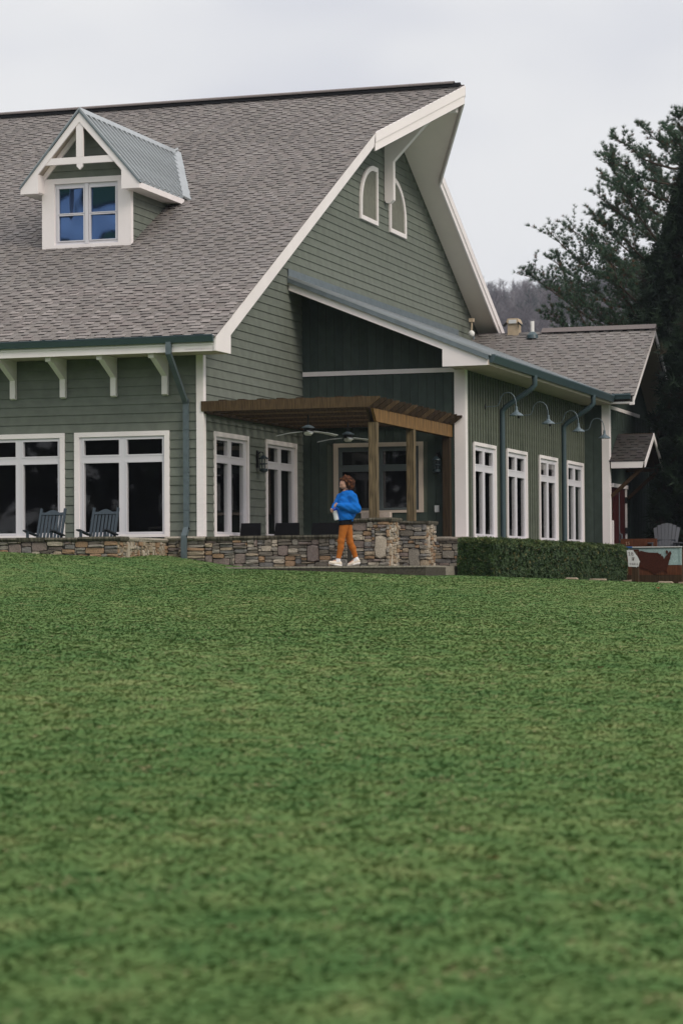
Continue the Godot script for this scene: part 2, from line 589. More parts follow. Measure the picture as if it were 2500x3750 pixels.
func wall_solid(m: MB, xf: Transform3D, u0: float, u1: float, y0: float, y1: float, holes: Array, thick := 0.16) -> void:
	var us := [u0, u1]
	for h in holes:
		us.append(clampf(h.position.x, u0, u1)); us.append(clampf(h.end.x, u0, u1))
	us.sort()
	for i in us.size() - 1:
		if us[i + 1] - us[i] < 0.001: continue
		var mid: float = (us[i] + us[i + 1]) / 2
		var cuts := []
		for h in holes:
			if h.position.x < mid and h.end.x > mid: cuts.append(h)
		cuts.sort_custom(func(p, q): return p.position.y < q.position.y)
		var y := y0
		for h in cuts:
			if h.position.y > y + 0.001: m.box(Vector3(us[i], y, -thick), Vector3(us[i + 1], h.position.y, 0), xf)
			y = maxf(y, h.end.y)
		if y < y1 - 0.001: m.box(Vector3(us[i], y, -thick), Vector3(us[i + 1], y1, 0), xf)

# lap boards; span(y0, y1) -> [u0, u1] of each course, cut round the holes
func lap_boards(parent: Node, xf: Transform3D, ymin: float, ymax: float, span: Callable, holes: Array, key: String, first := 4.784, step := 0.18) -> void:
	var k0 := ceili((ymin - first) / step) - 1
	var y := first + k0 * step
	var i := 0
	while y < ymax:
		var ya := maxf(y, ymin)
		var yb := minf(y + step, ymax)
		var s: Array = span.call(ya, yb)
		var segs := []
		if s[1] - s[0] > 0.03: segs.append([s[0], s[1], ya, yb])
		for h in holes:
			var nxt := []
			for g in segs:
				if h.position.x >= g[1] or h.end.x <= g[0] or h.position.y >= g[3] or h.end.y <= g[2]:
					nxt.append(g)
					continue
				if h.position.x > g[0] + 0.01: nxt.append([g[0], h.position.x, g[2], g[3]])
				if h.end.x < g[1] - 0.01: nxt.append([h.end.x, g[1], g[2], g[3]])
				var l := maxf(g[0], h.position.x)
				var r := minf(g[1], h.end.x)
				if h.position.y > g[2] + 0.02: nxt.append([l, r, g[2], h.position.y])
				if h.end.y < g[3] - 0.02: nxt.append([l, r, h.end.y, g[3]])
			segs = nxt
		for g in segs:
			var m := MB.new()
			var u0: float = g[0]
			var u1: float = g[1]
			var lo: float = g[2]
			var hi: float = g[3]
			var wb := 0.024 - 0.02 * (lo - ya) / step
			m.hexa([xf * Vector3(u0, lo, 0.001), xf * Vector3(u1, lo, 0.001), xf * Vector3(u1, lo, wb), xf * Vector3(u0, lo, wb),
				xf * Vector3(u0, hi, 0.0), xf * Vector3(u1, hi, 0.0), xf * Vector3(u1, hi, 0.005), xf * Vector3(u0, hi, 0.005)])
			obj("siding_board", m, M["%s%d" % [key, (i * 7 + int(absf(u0) * 3.0)) % 3]], parent)
			i += 1
		y += step

func bars(m: MB, xf: Transform3D, x0: float, x1: float, y0: float, y1: float, cut: Array, za: float, zb: float) -> void:
	wall_solid(m, xf * Transform3D(Basis.IDENTITY, Vector3(0, 0, zb)), x0, x1, y0, y1, cut, zb - za)

# casing rectangle u0..u1, y0..y1; panes = list of Rect2
func window(parent: Node, xf: Transform3D, u0: float, u1: float, y0: float, y1: float, panes: Array, sash_key := "sash", casing := 0.1, bottom := true, glass_key := "glass", casing_key := "trim") -> void:
	var m := MB.new()
	var inner := Rect2(u0 + casing, y0 + (casing * 0.55 if bottom else 0.0), u1 - u0 - 2 * casing, y1 - y0 - casing * 0.9 - (casing * 0.55 if bottom else 0.0))
	bars(m, xf, u0, u1, y0, y1, [inner], -0.08, 0.038)
	var w := obj("window", m, M[casing_key], parent)
	var s := MB.new()
	bars(s, xf, inner.position.x, inner.end.x, inner.position.y, inner.end.y, panes, -0.075, 0.002)
	# slim raised rims round each pane
	for p in panes:
		var o: Rect2 = p.grow(0.030)
		bars(s, xf, o.position.x, o.end.x, o.position.y, o.end.y, [p], 0.002, 0.010)
	obj("sash", s, M[sash_key], w)
	for p in panes:
		var g := MB.new()
		g.oquad(xf * Vector3(p.position.x, p.position.y, -0.010), xf * Vector3(p.end.x, p.position.y, -0.010), xf * Vector3(p.end.x, p.end.y, -0.010), xf * Vector3(p.position.x, p.end.y, -0.010), xf * Vector3(p.position.x, p.position.y, -2.0))
		obj("pane", g, M[glass_key], w)

func R(a: float, b: float, c: float, d: float) -> Rect2:
	return Rect2(a, c, b - a, d - c)

func four(a: float, b: float, c: float, d: float, y: Array) -> Array:
	return [R(a, b, y[0], y[1]), R(c, d, y[0], y[1]), R(a, b, y[2], y[3]), R(c, d, y[2], y[3])]

const SLOPE := 0.54
const RZ := -12.6
func roof_y(z: float) -> float:
	return 4.33 - SLOPE * z if z > RZ else 4.33 - SLOPE * (2 * RZ - z)

func main_walls() -> void:
	var m := MB.new()
	var wins_front := []
	for k in 4:
		var o := -2.25 * k
		wins_front.append([-2.726 + o, -0.686 + o])
	var holes := []
	var cas := []
	for w in wins_front:
		holes.append(R(w[0] + 0.05, w[1] - 0.05, 0.0, 2.05))
		cas.append(R(w[0], w[1], -0.03, 2.086))
	wall_solid(m, XF_FRONT, -14.0, 0.0, -0.9, 3.6, holes)
	var front := obj("front_wall", m, M.siding_back, lodge)
	lap_boards(front, XF_FRONT, -0.03, 3.56, func(_a, _b): return [-14.0, -0.115], cas, "siding")
	for w in wins_front:
		window(lodge, XF_FRONT, w[0], w[1], -0.02, 2.086, four(w[0] + 0.201, w[0] + 0.957, w[0] + 1.124, w[1] - 0.159, [0.088, 1.47, 1.63, 1.928]), "sash", 0.105, true)
	# gable end
	var g := MB.new()
	var gh := [R(0.638, 2.576, 0.0, 2.05), R(3.718, 5.644, 0.0, 2.05)]
	wall_solid(g, XF_GABLE, 0.16, 25.2, -0.9, 3.7, gh)
	g.prism(PackedVector2Array([Vector2(0.0, 3.7), Vector2(25.2, 3.7), Vector2(25.2, 4.05), Vector2(12.6, 10.85), Vector2(0, 4.05)]), XF_GABLE, -0.16, 0.0)
	var gable := obj("gable_wall", g, M.siding_back, lodge)
	var clip := func(_a, b):
		var lo := maxf(0.12, (b - 4.0) / SLOPE)
		return [lo, 6.165 if b < 5.45 else 25.2 - lo]
	lap_boards(gable, XF_GABLE, -0.03, 10.75, clip, [R(0.588, 2.626, -0.04, 2.088), R(3.668, 5.694, -0.04, 2.088)], "siding")
	for u in [0.588, 3.668]:
		window(lodge, XF_GABLE, u, u + 2.03, -0.02, 2.088, four(u + 0.135, u + 0.82, u + 1.03, u + 1.735, [0.088, 1.47, 1.63, 1.925]), "sash", 0.105, true)
	# other sides, out of view
	var b := MB.new()
	b.box(Vector3(-14.0, -0.9, -25.2), Vector3(-0.16, 3.9, -25.04))
	b.box(Vector3(-14.16, -0.9, -25.2), Vector3(-14.0, 4.0, 0))
	b.prism(PackedVector2Array([Vector2(0.0, 4.0), Vector2(25.2, 4.0), Vector2(12.6, 10.8)]), Transform3D(XF_GABLE.basis, Vector3(-14.0, 0, 0)), -0.16, 0.0)
	obj("rear_wall", b, M.siding_back, lodge)
	# corner post and trims
	var c := MB.new()
	c.box(Vector3(-0.112, -0.02, -0.118), Vector3(0.036, 3.56, 0.036))
	obj("corner_post", c, M.trim, lodge)
	var f := MB.new()
	f.box(Vector3(-14.0, 3.545, 0.868), Vector3(0.59, 3.86, 0.91))
	f.box(Vector3(-14.0, 3.665, 0.911), Vector3(0.585, 3.70, 0.925))
	obj("fascia", f, M.trim, lodge)
	var s := MB.new()
	s.box(Vector3(-14.0, 3.56, 0.0), Vector3(0.59, 3.58, 0.867))
	obj("soffit", s, M.soffit, lodge)
	var gm := MB.new()
	gm.prism(PackedVector2Array([Vector2(0, 0), Vector2(0, 0.125), Vector2(-0.115, 0.125), Vector2(-0.125, 0.105), Vector2(-0.105, 0.06), Vector2(-0.08, 0.0)]), Transform3D(Basis(Vector3(0, 0, -1), Vector3.UP, Vector3(1, 0, 0)), Vector3(0, 3.72, 0.912)), -14.0, 0.605)
	gm.prism(PackedVector2Array([Vector2(-0.118, 0.118), Vector2(-0.132, 0.118), Vector2(-0.132, 0.136), Vector2(-0.118, 0.136)]), Transform3D(Basis(Vector3(0, 0, -1), Vector3.UP, Vector3(1, 0, 0)), Vector3(0, 3.72, 0.912)), -14.0, 0.607)
	obj("gutter", gm, M.gutter, lodge)
	# downspout: outlet, slanted run back to the wall, straight pipe with joints, kick over the stone base
	var d := MB.new()
	var px := -0.315
	for seg in [[Vector3(px, 3.74, 0.97), Vector3(px, 3.50, 0.97)], [Vector3(px, 3.52, 0.98), Vector3(px, 2.62, 0.075)], [Vector3(px, 2.70, 0.065), Vector3(px, 0.12, 0.065)], [Vector3(px, 0.16, 0.06), Vector3(px, -0.03, 0.21)], [Vector3(px, 0.0, 0.205), Vector3(px, -0.55, 0.205)]]:
		d.beam(seg[0], seg[1], 0.105, 0.075, Vector3(0, 0, 1) if absf((seg[1] - seg[0]).y) > 0.01 else Vector3.UP)
	for y in [2.09, 1.25, 0.5]:
		d.box(Vector3(px - 0.058, y, 0.024), Vector3(px + 0.058, y + 0.014, 0.108))
	obj("downspout", d, M.downspout, lodge)
	# eave brackets
	var bp := PackedVector2Array([Vector2(0.025, 2.80), Vector2(0.06, 2.775), Vector2(0.12, 2.80), Vector2(0.12, 3.16), Vector2(0.70, 3.46), Vector2(0.80, 3.46), Vector2(0.82, 3.50), Vector2(0.80, 3.558), Vector2(0.025, 3.558)])
	var tb := Transform3D(Basis(Vector3(0, 0, 1), Vector3.UP, Vector3(-1, 0, 0)), Vector3.ZERO)
	for k in 12:
		var x := -0.705 - 1.095 * k
		var q := MB.new()
		q.prism(bp, tb, -x - 0.01, -x + 0.105)
		obj("eave_bracket", q, M.soffit if false else M.trim, lodge)
	# louvred half-arch vents in the gable
	for side in 2:
		var outer := PackedVector2Array()
		var inn := PackedVector2Array()
		var u_in := 11.863 if side == 0 else 12.897
		var dir := -1.0 if side == 0 else 1.0
		outer.append(Vector2(u_in, 7.70)); inn.append(Vector2(u_in + dir * 0.09, 7.80))
		outer.append(Vector2(u_in, 9.11)); inn.append(Vector2(u_in + dir * 0.09, 8.99))
		for k in 11:
			var t := PI / 2 * (k + 1) / 11.0
			outer.append(Vector2(u_in + dir * (0.22 + 1.20 * sin(t)), 8.10 + 1.02 * cos(t)))
			inn.append(Vector2(u_in + dir * (0.22 + 1.08 * sin(t)), 8.10 + 0.90 * cos(t)))
		outer.append(Vector2(u_in + dir * 1.425, 7.70)); inn.append(Vector2(u_in + dir * 1.305, 7.80))
		var v := MB.new()
		for k in outer.size():
			var j := (k + 1) % outer.size()
			var q := []
			for z in [0.02, 0.07]:
				for e in [outer[k], outer[j], inn[j], inn[k]]: q.append(XF_GABLE * Vector3(e.x, e.y, z))
			v.hexa(q)
		var vent := obj("arched_vent", v, M.trim, lodge)
		var pn := MB.new()
		pn.prism(inn, XF_GABLE, 0.0, 0.035)
		obj("vent_panel", pn, M.louver, vent)
	# king bracket under the prow
	var kb := MB.new()
	kb.prism(PackedVector2Array([Vector2(0.03, 8.43), Vector2(0.07, 8.36), Vector2(0.18, 8.36), Vector2(0.255, 8.43), Vector2(0.255, 9.38), Vector2(0.93, 10.08), Vector2(1.35, 10.50), Vector2(0.03, 10.50)]), Transform3D(Basis.IDENTITY, Vector3(0, 0, RZ)), -0.09, 0.09)
	kb.box(Vector3(0.03, 10.501, RZ - 0.09), Vector3(1.86, 10.70, RZ + 0.09))
	obj("ridge_bracket", kb, M.trim, lodge)

# ------------------------------------------------------------------ main roof
func tab(m: MB, O: Vector3, U: Vector3, V: Vector3, N: Vector3, u0: float, u1: float, s0: float, s1: float, t0: float, t1: float, top: Color, butt: Color) -> void:
	var a := O + U * u0 + V * s0
	var b := O + U * u1 + V * s0
	var d := O + U * u1 + V * s1
	var e := O + U * u0 + V * s1
	var inside := (a + d) * 0.5 - N * 0.2
	m.col = top
	m.oquad(a + N * t0, b + N * t0, d + N * t1, e + N * t1, inside)
	m.col = butt
	m.oquad(a, b, b + N * t0, a + N * t0, inside + V * 0.2)
	m.col = top * 0.85
	m.oquad(b, d, d + N * t1, b + N * t0, inside)
	m.oquad(a, e, e + N * t1, a + N * t0, inside)

func shingles(roof: Node, O: Vector3, U: Vector3, V: Vector3, length: float, extent: Callable, singles: int, umin: float, sd: int, tone := 1.0) -> void:
	var N := V.cross(U).normalized()
	if N.y < 0: N = -N
	var r := RandomNumberGenerator.new()
	r.seed = sd
	var m := MB.new()
	m.colored = true
	var cache := {}
	var made := 0
	var expo := 0.145
	var dark := Color(0.026, 0.025, 0.028)
	var patch := FastNoiseLite.new()
	patch.seed = sd
	patch.frequency = 0.35
	var rows := int(length / expo)
	for k in rows:
		var s := k * expo
		var ex: Array = extent.call(s)
		var u: float = ex[0] + r.randf_range(-0.2, 0.0)
		# the under layer, one strip a course
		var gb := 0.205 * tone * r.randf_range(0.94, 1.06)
		tab(m, O, U, V, N, ex[0], ex[1], s, s + expo + 0.03, 0.008, 0.003, Color(gb, gb * 0.90, gb * 0.85), Color(0.10, 0.09, 0.088))
		while u < ex[1]:
			var w := r.randf_range(0.13, 0.30)
			var gap := r.randf_range(0.08, 0.24)
			var a := maxf(u, ex[0])
			var b := minf(u + w, ex[1])
			u += w + gap
			if b - a < 0.03: continue
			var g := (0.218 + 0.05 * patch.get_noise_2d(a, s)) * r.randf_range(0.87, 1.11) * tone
			if made < singles and a > umin:
				var q := clampi(roundi((b - a) / 0.03), 2, 9)
				if not cache.has(q):
					var t := MB.new()
					tab(t, Vector3.ZERO, U, V, N, -q * 0.015, q * 0.015, 0.0, expo + 0.02, 0.022, 0.008, Color.WHITE, Color.WHITE)
					cache[q] = t.mesh()
				var o := obj("shingle", cache[q], M["shingle%d" % r.randi_range(0, 4)], roof)
				o.position = O + U * (a + b) * 0.5 + V * s
				made += 1
				# its dark butt edge, part of the laminate below
				tab(m, O + N * 0.0, U, V, N, a + 0.004, b - 0.004, s - 0.004, s + 0.002, 0.0215, 0.0215, dark, dark)
			else:
				tab(m, O, U, V, N, a, b, s, s + expo + 0.02, 0.022, 0.008, Color(g, g * 0.915, g * 0.875), dark)
	var rest := obj("shingles", m, M.shingles, roof)
	rest.set_meta("kind", "stuff")

func rake(m: MB, p: Vector3, q: Vector3, h: float, out: Vector3, thick: float, drop := 0.0) -> void:
	var dn := Vector3(0, -drop, 0)
	var d2 := Vector3(0, -drop - h, 0)
	m.hexa([p + d2, q + d2, q + d2 + out * thick, p + d2 + out * thick, p + dn, q + dn, q + dn + out * thick, p + dn + out * thick])

func main_roof() -> void:
	var ez := 0.93
	var xo := 0.60
	var zb := 2.85   # the breaks lie this far either side of the ridge
	var px := 2.05
	var bk := roof_y(RZ + zb)
	var top := roof_y(RZ)
	var m := MB.new()
	var dz := 0.866
	m.slab([Vector3(-14.3, roof_y(dz), dz), Vector3(xo, roof_y(dz), dz), Vector3(xo, bk, RZ + zb), Vector3(px - 0.04, top, RZ), Vector3(-14.3, top, RZ)], 0.20)
	var z2 := 2 * RZ - ez
	m.slab([Vector3(-14.3, roof_y(z2), z2), Vector3(xo, roof_y(z2), z2), Vector3(xo, bk, RZ - zb), Vector3(px - 0.04, top, RZ), Vector3(-14.3, top, RZ)], 0.20)
	var roof := obj("roof", m, M.roof_deck, lodge)
	var V := Vector3(0, SLOPE, -1).normalized()
	var cs := 1.0 / sqrt(1.0 + SLOPE * SLOPE)
	var O := Vector3(0, roof_y(ez + 0.04), ez + 0.04)
	shingles(roof, O, Vector3.RIGHT, V, (ez + 0.04 - RZ) / cs, func(s):
		var z: float = ez + 0.04 - s * cs
		return [-14.3, (xo + 0.055) if z > RZ + zb else lerpf(xo + 0.055, px + 0.03, (RZ + zb - z) / zb)], 300, -5.0, 61)
	var bs := MB.new()
	bs.slab([Vector3(-14.3, roof_y(z2) + 0.03, z2), Vector3(xo + 0.06, roof_y(z2) + 0.03, z2), Vector3(xo + 0.06, bk + 0.03, RZ - zb), Vector3(px, top + 0.03, RZ), Vector3(-14.3, top + 0.03, RZ)], 0.028)
	obj("back_slope", bs, M.ridge_cap, roof)
	var cap := MB.new()
	cap.prism(PackedVector2Array([Vector2(-0.17, 0.0), Vector2(-0.17, 0.03), Vector2(0, 0.095), Vector2(0.17, 0.03), Vector2(0.17, 0.0), Vector2(0, 0.07)]), Transform3D(Basis(Vector3(0, 0, -1), Vector3.UP, Vector3(1, 0, 0)), Vector3(0, top + 0.045, RZ)), -14.3, 1.80)
	obj("ridge_cap", cap, M.ridge_cap, roof)
	var vent := MB.new()
	vent.prism(PackedVector2Array([Vector2(-0.15, -0.06), Vector2(-0.14, 0.01), Vector2(0, 0.075), Vector2(0.14, 0.01), Vector2(0.15, -0.06)]), Transform3D(Basis(Vector3(0, 0, -1), Vector3.UP, Vector3(1, 0, 0)), Vector3(0, top + 0.02, RZ)), -14.3, 1.95)
	obj("ridge_vent", vent, M.shingle_edge, roof)
	# painted ceilings under the overhangs
	var s := MB.new()
	for sg: int in [1, -1]:
		var ze := ez - 0.02 if sg == 1 else z2 + 0.02
		var zk: float = RZ + sg * zb
		var dn := Vector3(0, -0.235, 0)
		s.slab([Vector3(0.0, top, RZ) + dn, Vector3(0.0, roof_y(ze), ze) + dn, Vector3(xo, roof_y(ze), ze) + dn, Vector3(xo, bk, zk) + dn, Vector3(px - 0.05, top, RZ) + dn], 0.03)
	obj("overhang_ceiling", s, M.overhang, lodge)
	# barge boards: front rake with its boxed end, back rake, and the prow
	var tz := Transform3D(Basis(Vector3(0, 0, 1), Vector3.UP, Vector3(-1, 0, 0)), Vector3.ZERO)   # x -> z
	var b := MB.new()
	b.prism(PackedVector2Array([Vector2(0.935, roof_y(0.935) - 0.005), Vector2(RZ + zb, bk - 0.005), Vector2(RZ + zb + 0.12, bk - 0.36), Vector2(0.10, 3.92), Vector2(0.10, 3.55), Vector2(0.935, 3.545)]), tz, -0.645, -0.605)
	obj("barge_board", b, M.trim, lodge)
	var zq := z2 - 0.0
	var b2 := MB.new()
	b2.prism(PackedVector2Array([Vector2(zq, roof_y(zq) - 0.005), Vector2(RZ - zb, bk - 0.005), Vector2(RZ - zb, bk - 0.40), Vector2(zq, roof_y(zq) - 0.40)]), tz, -0.645, -0.605)
	var rb := obj("barge_board", b2, M.trim, lodge)
	var b3 := MB.new()
	b3.prism(PackedVector2Array([Vector2(zq, roof_y(zq) - 0.005), Vector2(RZ - zb, bk - 0.005), Vector2(RZ - zb, bk - 0.225), Vector2(zq, roof_y(zq) - 0.225)]), tz, -0.67, -0.646)
	obj("barge_trim", b3, M.trim, rb)
	for sg: int in [1, -1]:
		var p := Vector3(0.605, bk, RZ + sg * zb)
		var q := Vector3(px - 0.035, top, RZ)
		var out := Vector3((q - p).z, 0, -(q - p).x).normalized() * (-sg)
		if out.x < 0: out = -out
		var pm := MB.new()
		rake(pm, p, q, 0.44, out, 0.04, 0.005)
		var po := obj("prow_board", pm, M.trim, lodge)
		var pt := MB.new()
		rake(pt, p + out * 0.041, q + out * 0.041, 0.235, out, 0.022, 0.004)
		obj("prow_trim", pt, M.trim, po)

# ------------------------------------------------------------------ dormer
func dormer() -> void:
	var xc := -4.107
	var zf := -3.77
	var hw := 1.031
	var m := MB.new()
	# side cheeks and the recessed gable
	for sg: int in [-1, 1]:
		m.prism(PackedVector2Array([Vector2(zf, 6.2), Vector2(zf, 7.56), Vector2(-6.1, 7.56)]), Transform3D(Basis(Vector3(0, 0, 1), Vector3.UP, Vector3(-1, 0, 0)), Vector3(xc + sg * hw, 0, 0)), 0.0 if sg == 1 else -0.1, 0.1 if sg == 1 else 0.0)
	m.prism(PackedVector2Array([Vector2(-1.0, 7.86), Vector2(1.0, 7.86), Vector2(1.0, 8.0), Vector2(0.0, 9.15), Vector2(-1.0, 8.0)]), Transform3D(Basis.IDENTITY, Vector3(xc, 0, zf)), -0.1, -0.01)
	var d := obj("dormer", m, M.siding_back, lodge)
	for k in 8:
		var y := 6.42 + 0.165 * k
		var hi := minf(y + 0.165, 7.56)
		if hi <= y: break
		var zlow := (4.33 - y) / SLOPE
		var zhi := (4.33 - hi) / SLOPE
		var q := MB.new()
		var x0 := xc + hw
		var pts := []
		for e in [[y, 0.022, zlow - 0.02], [hi, 0.006, zhi - 0.02]]:
			pts.append_array([Vector3(x0 + 0.001, e[0], zf - 0.09), Vector3(x0 + e[1], e[0], zf - 0.09), Vector3(x0 + e[1], e[0], e[2]), Vector3(x0 + 0.001, e[0], e[2])])
		q.hexa(pts)
		obj("siding_board", q, M["siding%d" % (k % 3)], d)
	for k in 7:
		var y := 7.875 + 0.165 * k
		var hi := minf(y + 0.165, 9.1)
		var wa := minf(0.985, (9.16 - hi) / 1.17)
		if wa < 0.05: break
		var q := MB.new()
		q.hexa([Vector3(xc - wa, y, zf - 0.012), Vector3(xc + wa, y, zf - 0.012), Vector3(xc + wa, y, zf + 0.012), Vector3(xc - wa, y, zf + 0.012), Vector3(xc - wa, hi, zf - 0.012), Vector3(xc + wa, hi, zf - 0.012), Vector3(xc + wa, hi, zf - 0.004), Vector3(xc - wa, hi, zf - 0.004)])
		obj("siding_board", q, M["siding%d" % (k % 3)], d)
	# white front: wide boards round the twin sash window
	var xf := Transform3D(Basis.IDENTITY, Vector3(xc, 0, zf))
	var t := MB.new()
	bars(t, xf, -hw, hw + 0.002, 6.34, 7.88, [R(-0.735, 0.755, 6.43, 7.765)], -0.09, 0.03)
	obj("front_casing", t, M.trim, d)
	var cb := MB.new()
	cb.box(Vector3(xc + hw + 0.003, 6.36, zf - 0.10), Vector3(xc + hw + 0.03, 7.56, zf + 0.03))
	obj("corner_board", cb, M.trim, d)
	var panes := [R(-0.645, -0.065, 6.52, 7.065), R(-0.645, -0.065, 7.12, 7.66), R(0.105, 0.685, 6.52, 7.065), R(0.105, 0.685, 7.12, 7.66)]
	var s := MB.new()
	bars(s, xf, -0.735, 0.755, 6.43, 7.765, panes, -0.08, -0.02)
	for p in panes:
		bars(s, xf, p.position.x - 0.035, p.end.x + 0.035, p.position.y - 0.02, p.end.y + 0.02, [p], -0.02, 0.0)
	s.box(Vector3(xc - 0.02, 6.44, zf - 0.018), Vector3(xc + 0.055, 7.76, zf + 0.012))
	obj("window_sash", s, M.sash, d)
	for p in panes:
		var g := MB.new()
		g.oquad(xf * Vector3(p.position.x, p.position.y, -0.05), xf * Vector3(p.end.x, p.position.y, -0.05), xf * Vector3(p.end.x, p.end.y, -0.05), xf * Vector3(p.position.x, p.end.y, -0.05), xf * Vector3(0, 7, -3))
		obj("pane", g, M.blue_glass, d)
	var back := MB.new()
	back.box(Vector3(xc - 0.9, 6.4, zf - 0.5), Vector3(xc + 0.9, 7.8, zf - 0.45))
	obj("blind", back, M.interior, d)
	# roof of ribbed metal: soffit slab, panels, rib edges
	for sg: int in [-1, 1]:
		var zt := -3.46
		var ridge := 9.25
		var eave := 7.635
		var so := MB.new()
		var A := Vector3(xc, ridge - 0.03, zt)
		var B := Vector3(xc + sg * 1.385, eave - 0.03, zt)
		so.slab([A, B, Vector3(B.x, B.y, (4.33 - B.y) / SLOPE - 0.1), Vector3(A.x, A.y, (4.33 - A.y) / SLOPE - 0.1)], 0.07)
		obj("roof_boarding", so, M.soffit, d)
		var z := zt + 0.035
		while z > -9.1:
			var zn := z - 0.285
			var poly := []
			for zz in [z, zn]:
				# how far down the slope the panel runs before it meets the main roof
				var low := maxf(eave, 4.33 - SLOPE * zz + 0.02)
				poly.append([minf(ridge, low), zz])
			if poly[1][0] >= ridge - 0.02: break
			var pm := MB.new()
			var P := func(y: float, zz: float): return Vector3(xc + sg * (ridge - y) / 1.166, y, zz)
			pm.slab([P.call(ridge, z), P.call(poly[0][0], z), P.call(poly[1][0], zn), P.call(ridge, zn)], 0.025)
			var n: Vector3 = Vector3(sg * 1.166, 1, 0).normalized()
			for off in [0.0]:
				var lowy: float = lerpf(poly[0][0], poly[1][0], off / 0.285)
				var a: Vector3 = P.call(ridge, z - off - 0.02)
				var b: Vector3 = P.call(lowy + 0.035, z - off - 0.02)
				pm.beam(a + n * 0.03, b + n * 0.03, 0.06, 0.075, n)
			obj("metal_panel", pm, M.metal_roof, d)
			z = zn
		var vf := MB.new()
		var va := Vector3(xc, ridge + 0.075, (4.33 - ridge) / SLOPE + 0.02)
		var vb := Vector3(xc + sg * 1.44, eave + 0.045, (4.33 - eave) / SLOPE + 0.02)
		vf.beam(va, vb, 0.24, 0.05, Vector3(sg * 0.76, 1.0, 0.2).normalized())
		obj("valley_flashing", vf, M.metal_roof, d)
		var fm := MB.new()
		fm.box(Vector3(xc + sg * 1.365, 7.535, -6.05), Vector3(xc + sg * 1.393, 7.655, zt + 0.0))
		fm.box(Vector3(xc + sg * 1.0, 7.54, -6.05), Vector3(xc + sg * 1.364, 7.56, zt - 0.002))
		fm.box(Vector3(xc + sg * 0.976, 7.562, zf + 0.031), Vector3(xc + sg * 1.02, 7.95, zt - 0.002))
		obj("eave_fascia", fm, M.trim, d)
		var bm := MB.new()
		bm.prism(PackedVector2Array([Vector2(0, 9.255), Vector2(sg * 1.39, 7.64), Vector2(sg * 1.39, 7.53), Vector2(sg * 0.975, 7.53), Vector2(sg * 0.975, 7.945), Vector2(0, 9.03)]), Transform3D(Basis.IDENTITY, Vector3(xc, 0, zt)), 0.0, 0.045)
		obj("barge_board", bm, M.trim, d)
		var em := MB.new()
		em.beam(Vector3(xc, 9.28, zt + 0.02), Vector3(xc + sg * 1.41, 7.645, zt + 0.02), 0.10, 0.03, Vector3(sg, 0.85, 0).normalized())
		obj("roof_edge", em, M.metal_edge, d)
		# raking board on the recessed gable
		var ir := MB.new()
		ir.beam(Vector3(xc, 9.05, zf + 0.03), Vector3(xc + sg * 1.0, 7.88, zf + 0.03), 0.05, 0.10, Vector3(sg, 0.85, 0).normalized())
		obj("inner_rake", ir, M.trim, d)
	var rc := MB.new()
	rc.prism(PackedVector2Array([Vector2(-0.12, -0.10), Vector2(0, 0.045), Vector2(0.12, -0.10), Vector2(0.10, -0.12), Vector2(0, 0.0), Vector2(-0.10, -0.12)]), Transform3D(Basis.IDENTITY, Vector3(xc, 9.31, 0)), -9.3, -3.42)
	obj("ridge_cap", rc, M.metal_roof, d)
	var tie := MB.new()
	tie.box(Vector3(xc - 0.93, 8.13, -3.49), Vector3(xc + 0.93, 8.275, -3.43))
	obj("tie_beam", tie, M.trim, d)
	var kp := MB.new()
	kp.box(Vector3(xc - 0.08, 8.276, -3.49), Vector3(xc + 0.08, 9.1, -3.428))
	kp.prism(PackedVector2Array([Vector2(-0.07, 8.129), Vector2(0.07, 8.129), Vector2(0.07, 8.07), Vector2(0, 8.0), Vector2(-0.07, 8.07)]), Transform3D(Basis.IDENTITY, Vector3(xc, 0, -3.46)), -0.03, 0.03)
	obj("king_post", kp, M.trim, d)

# ------------------------------------------------------------------ the low wing with the metal roof
func shed_y(x: float) -> float:
	return 5.70 - 0.4085 * x

func vertical_boards(parent: Node, xf: Transform3D, u0: float, u1: float, y0: float, top: Callable, holes: Array, pitch: float, width: float, proud: float, keys: Array, called: String, skip_top := 0.0, band := Vector2.ZERO) -> void:
	var u := u0
	var i := 0
	while u < u1 - 0.01:
		var a := u
		var b := minf(u + width, u1)
		var spans := [Vector2(y0, minf(top.call(a), top.call(b)))]
		if band != Vector2.ZERO:
			spans = [Vector2(y0, band.x), Vector2(band.y, minf(top.call(a), top.call(b)))]
		for h in holes:
			if h.position.x < b and h.end.x > a:
				var nxt := []
				for s in spans:
					if h.position.y > s.x + 0.02: nxt.append(Vector2(s.x, minf(s.y, h.position.y)))
					if h.end.y < s.y - 0.02: nxt.append(Vector2(maxf(s.x, h.end.y), s.y))
				spans = nxt
		for s in spans:
			if s.y - s.x < 0.03: continue
			var m := MB.new()
			m.box(Vector3(a, s.x, 0.0005), Vector3(b, s.y, proud), xf)
			obj(called, m, M[keys[(i * 5 + 1) % keys.size()]], parent)
		u += pitch
		i += 1

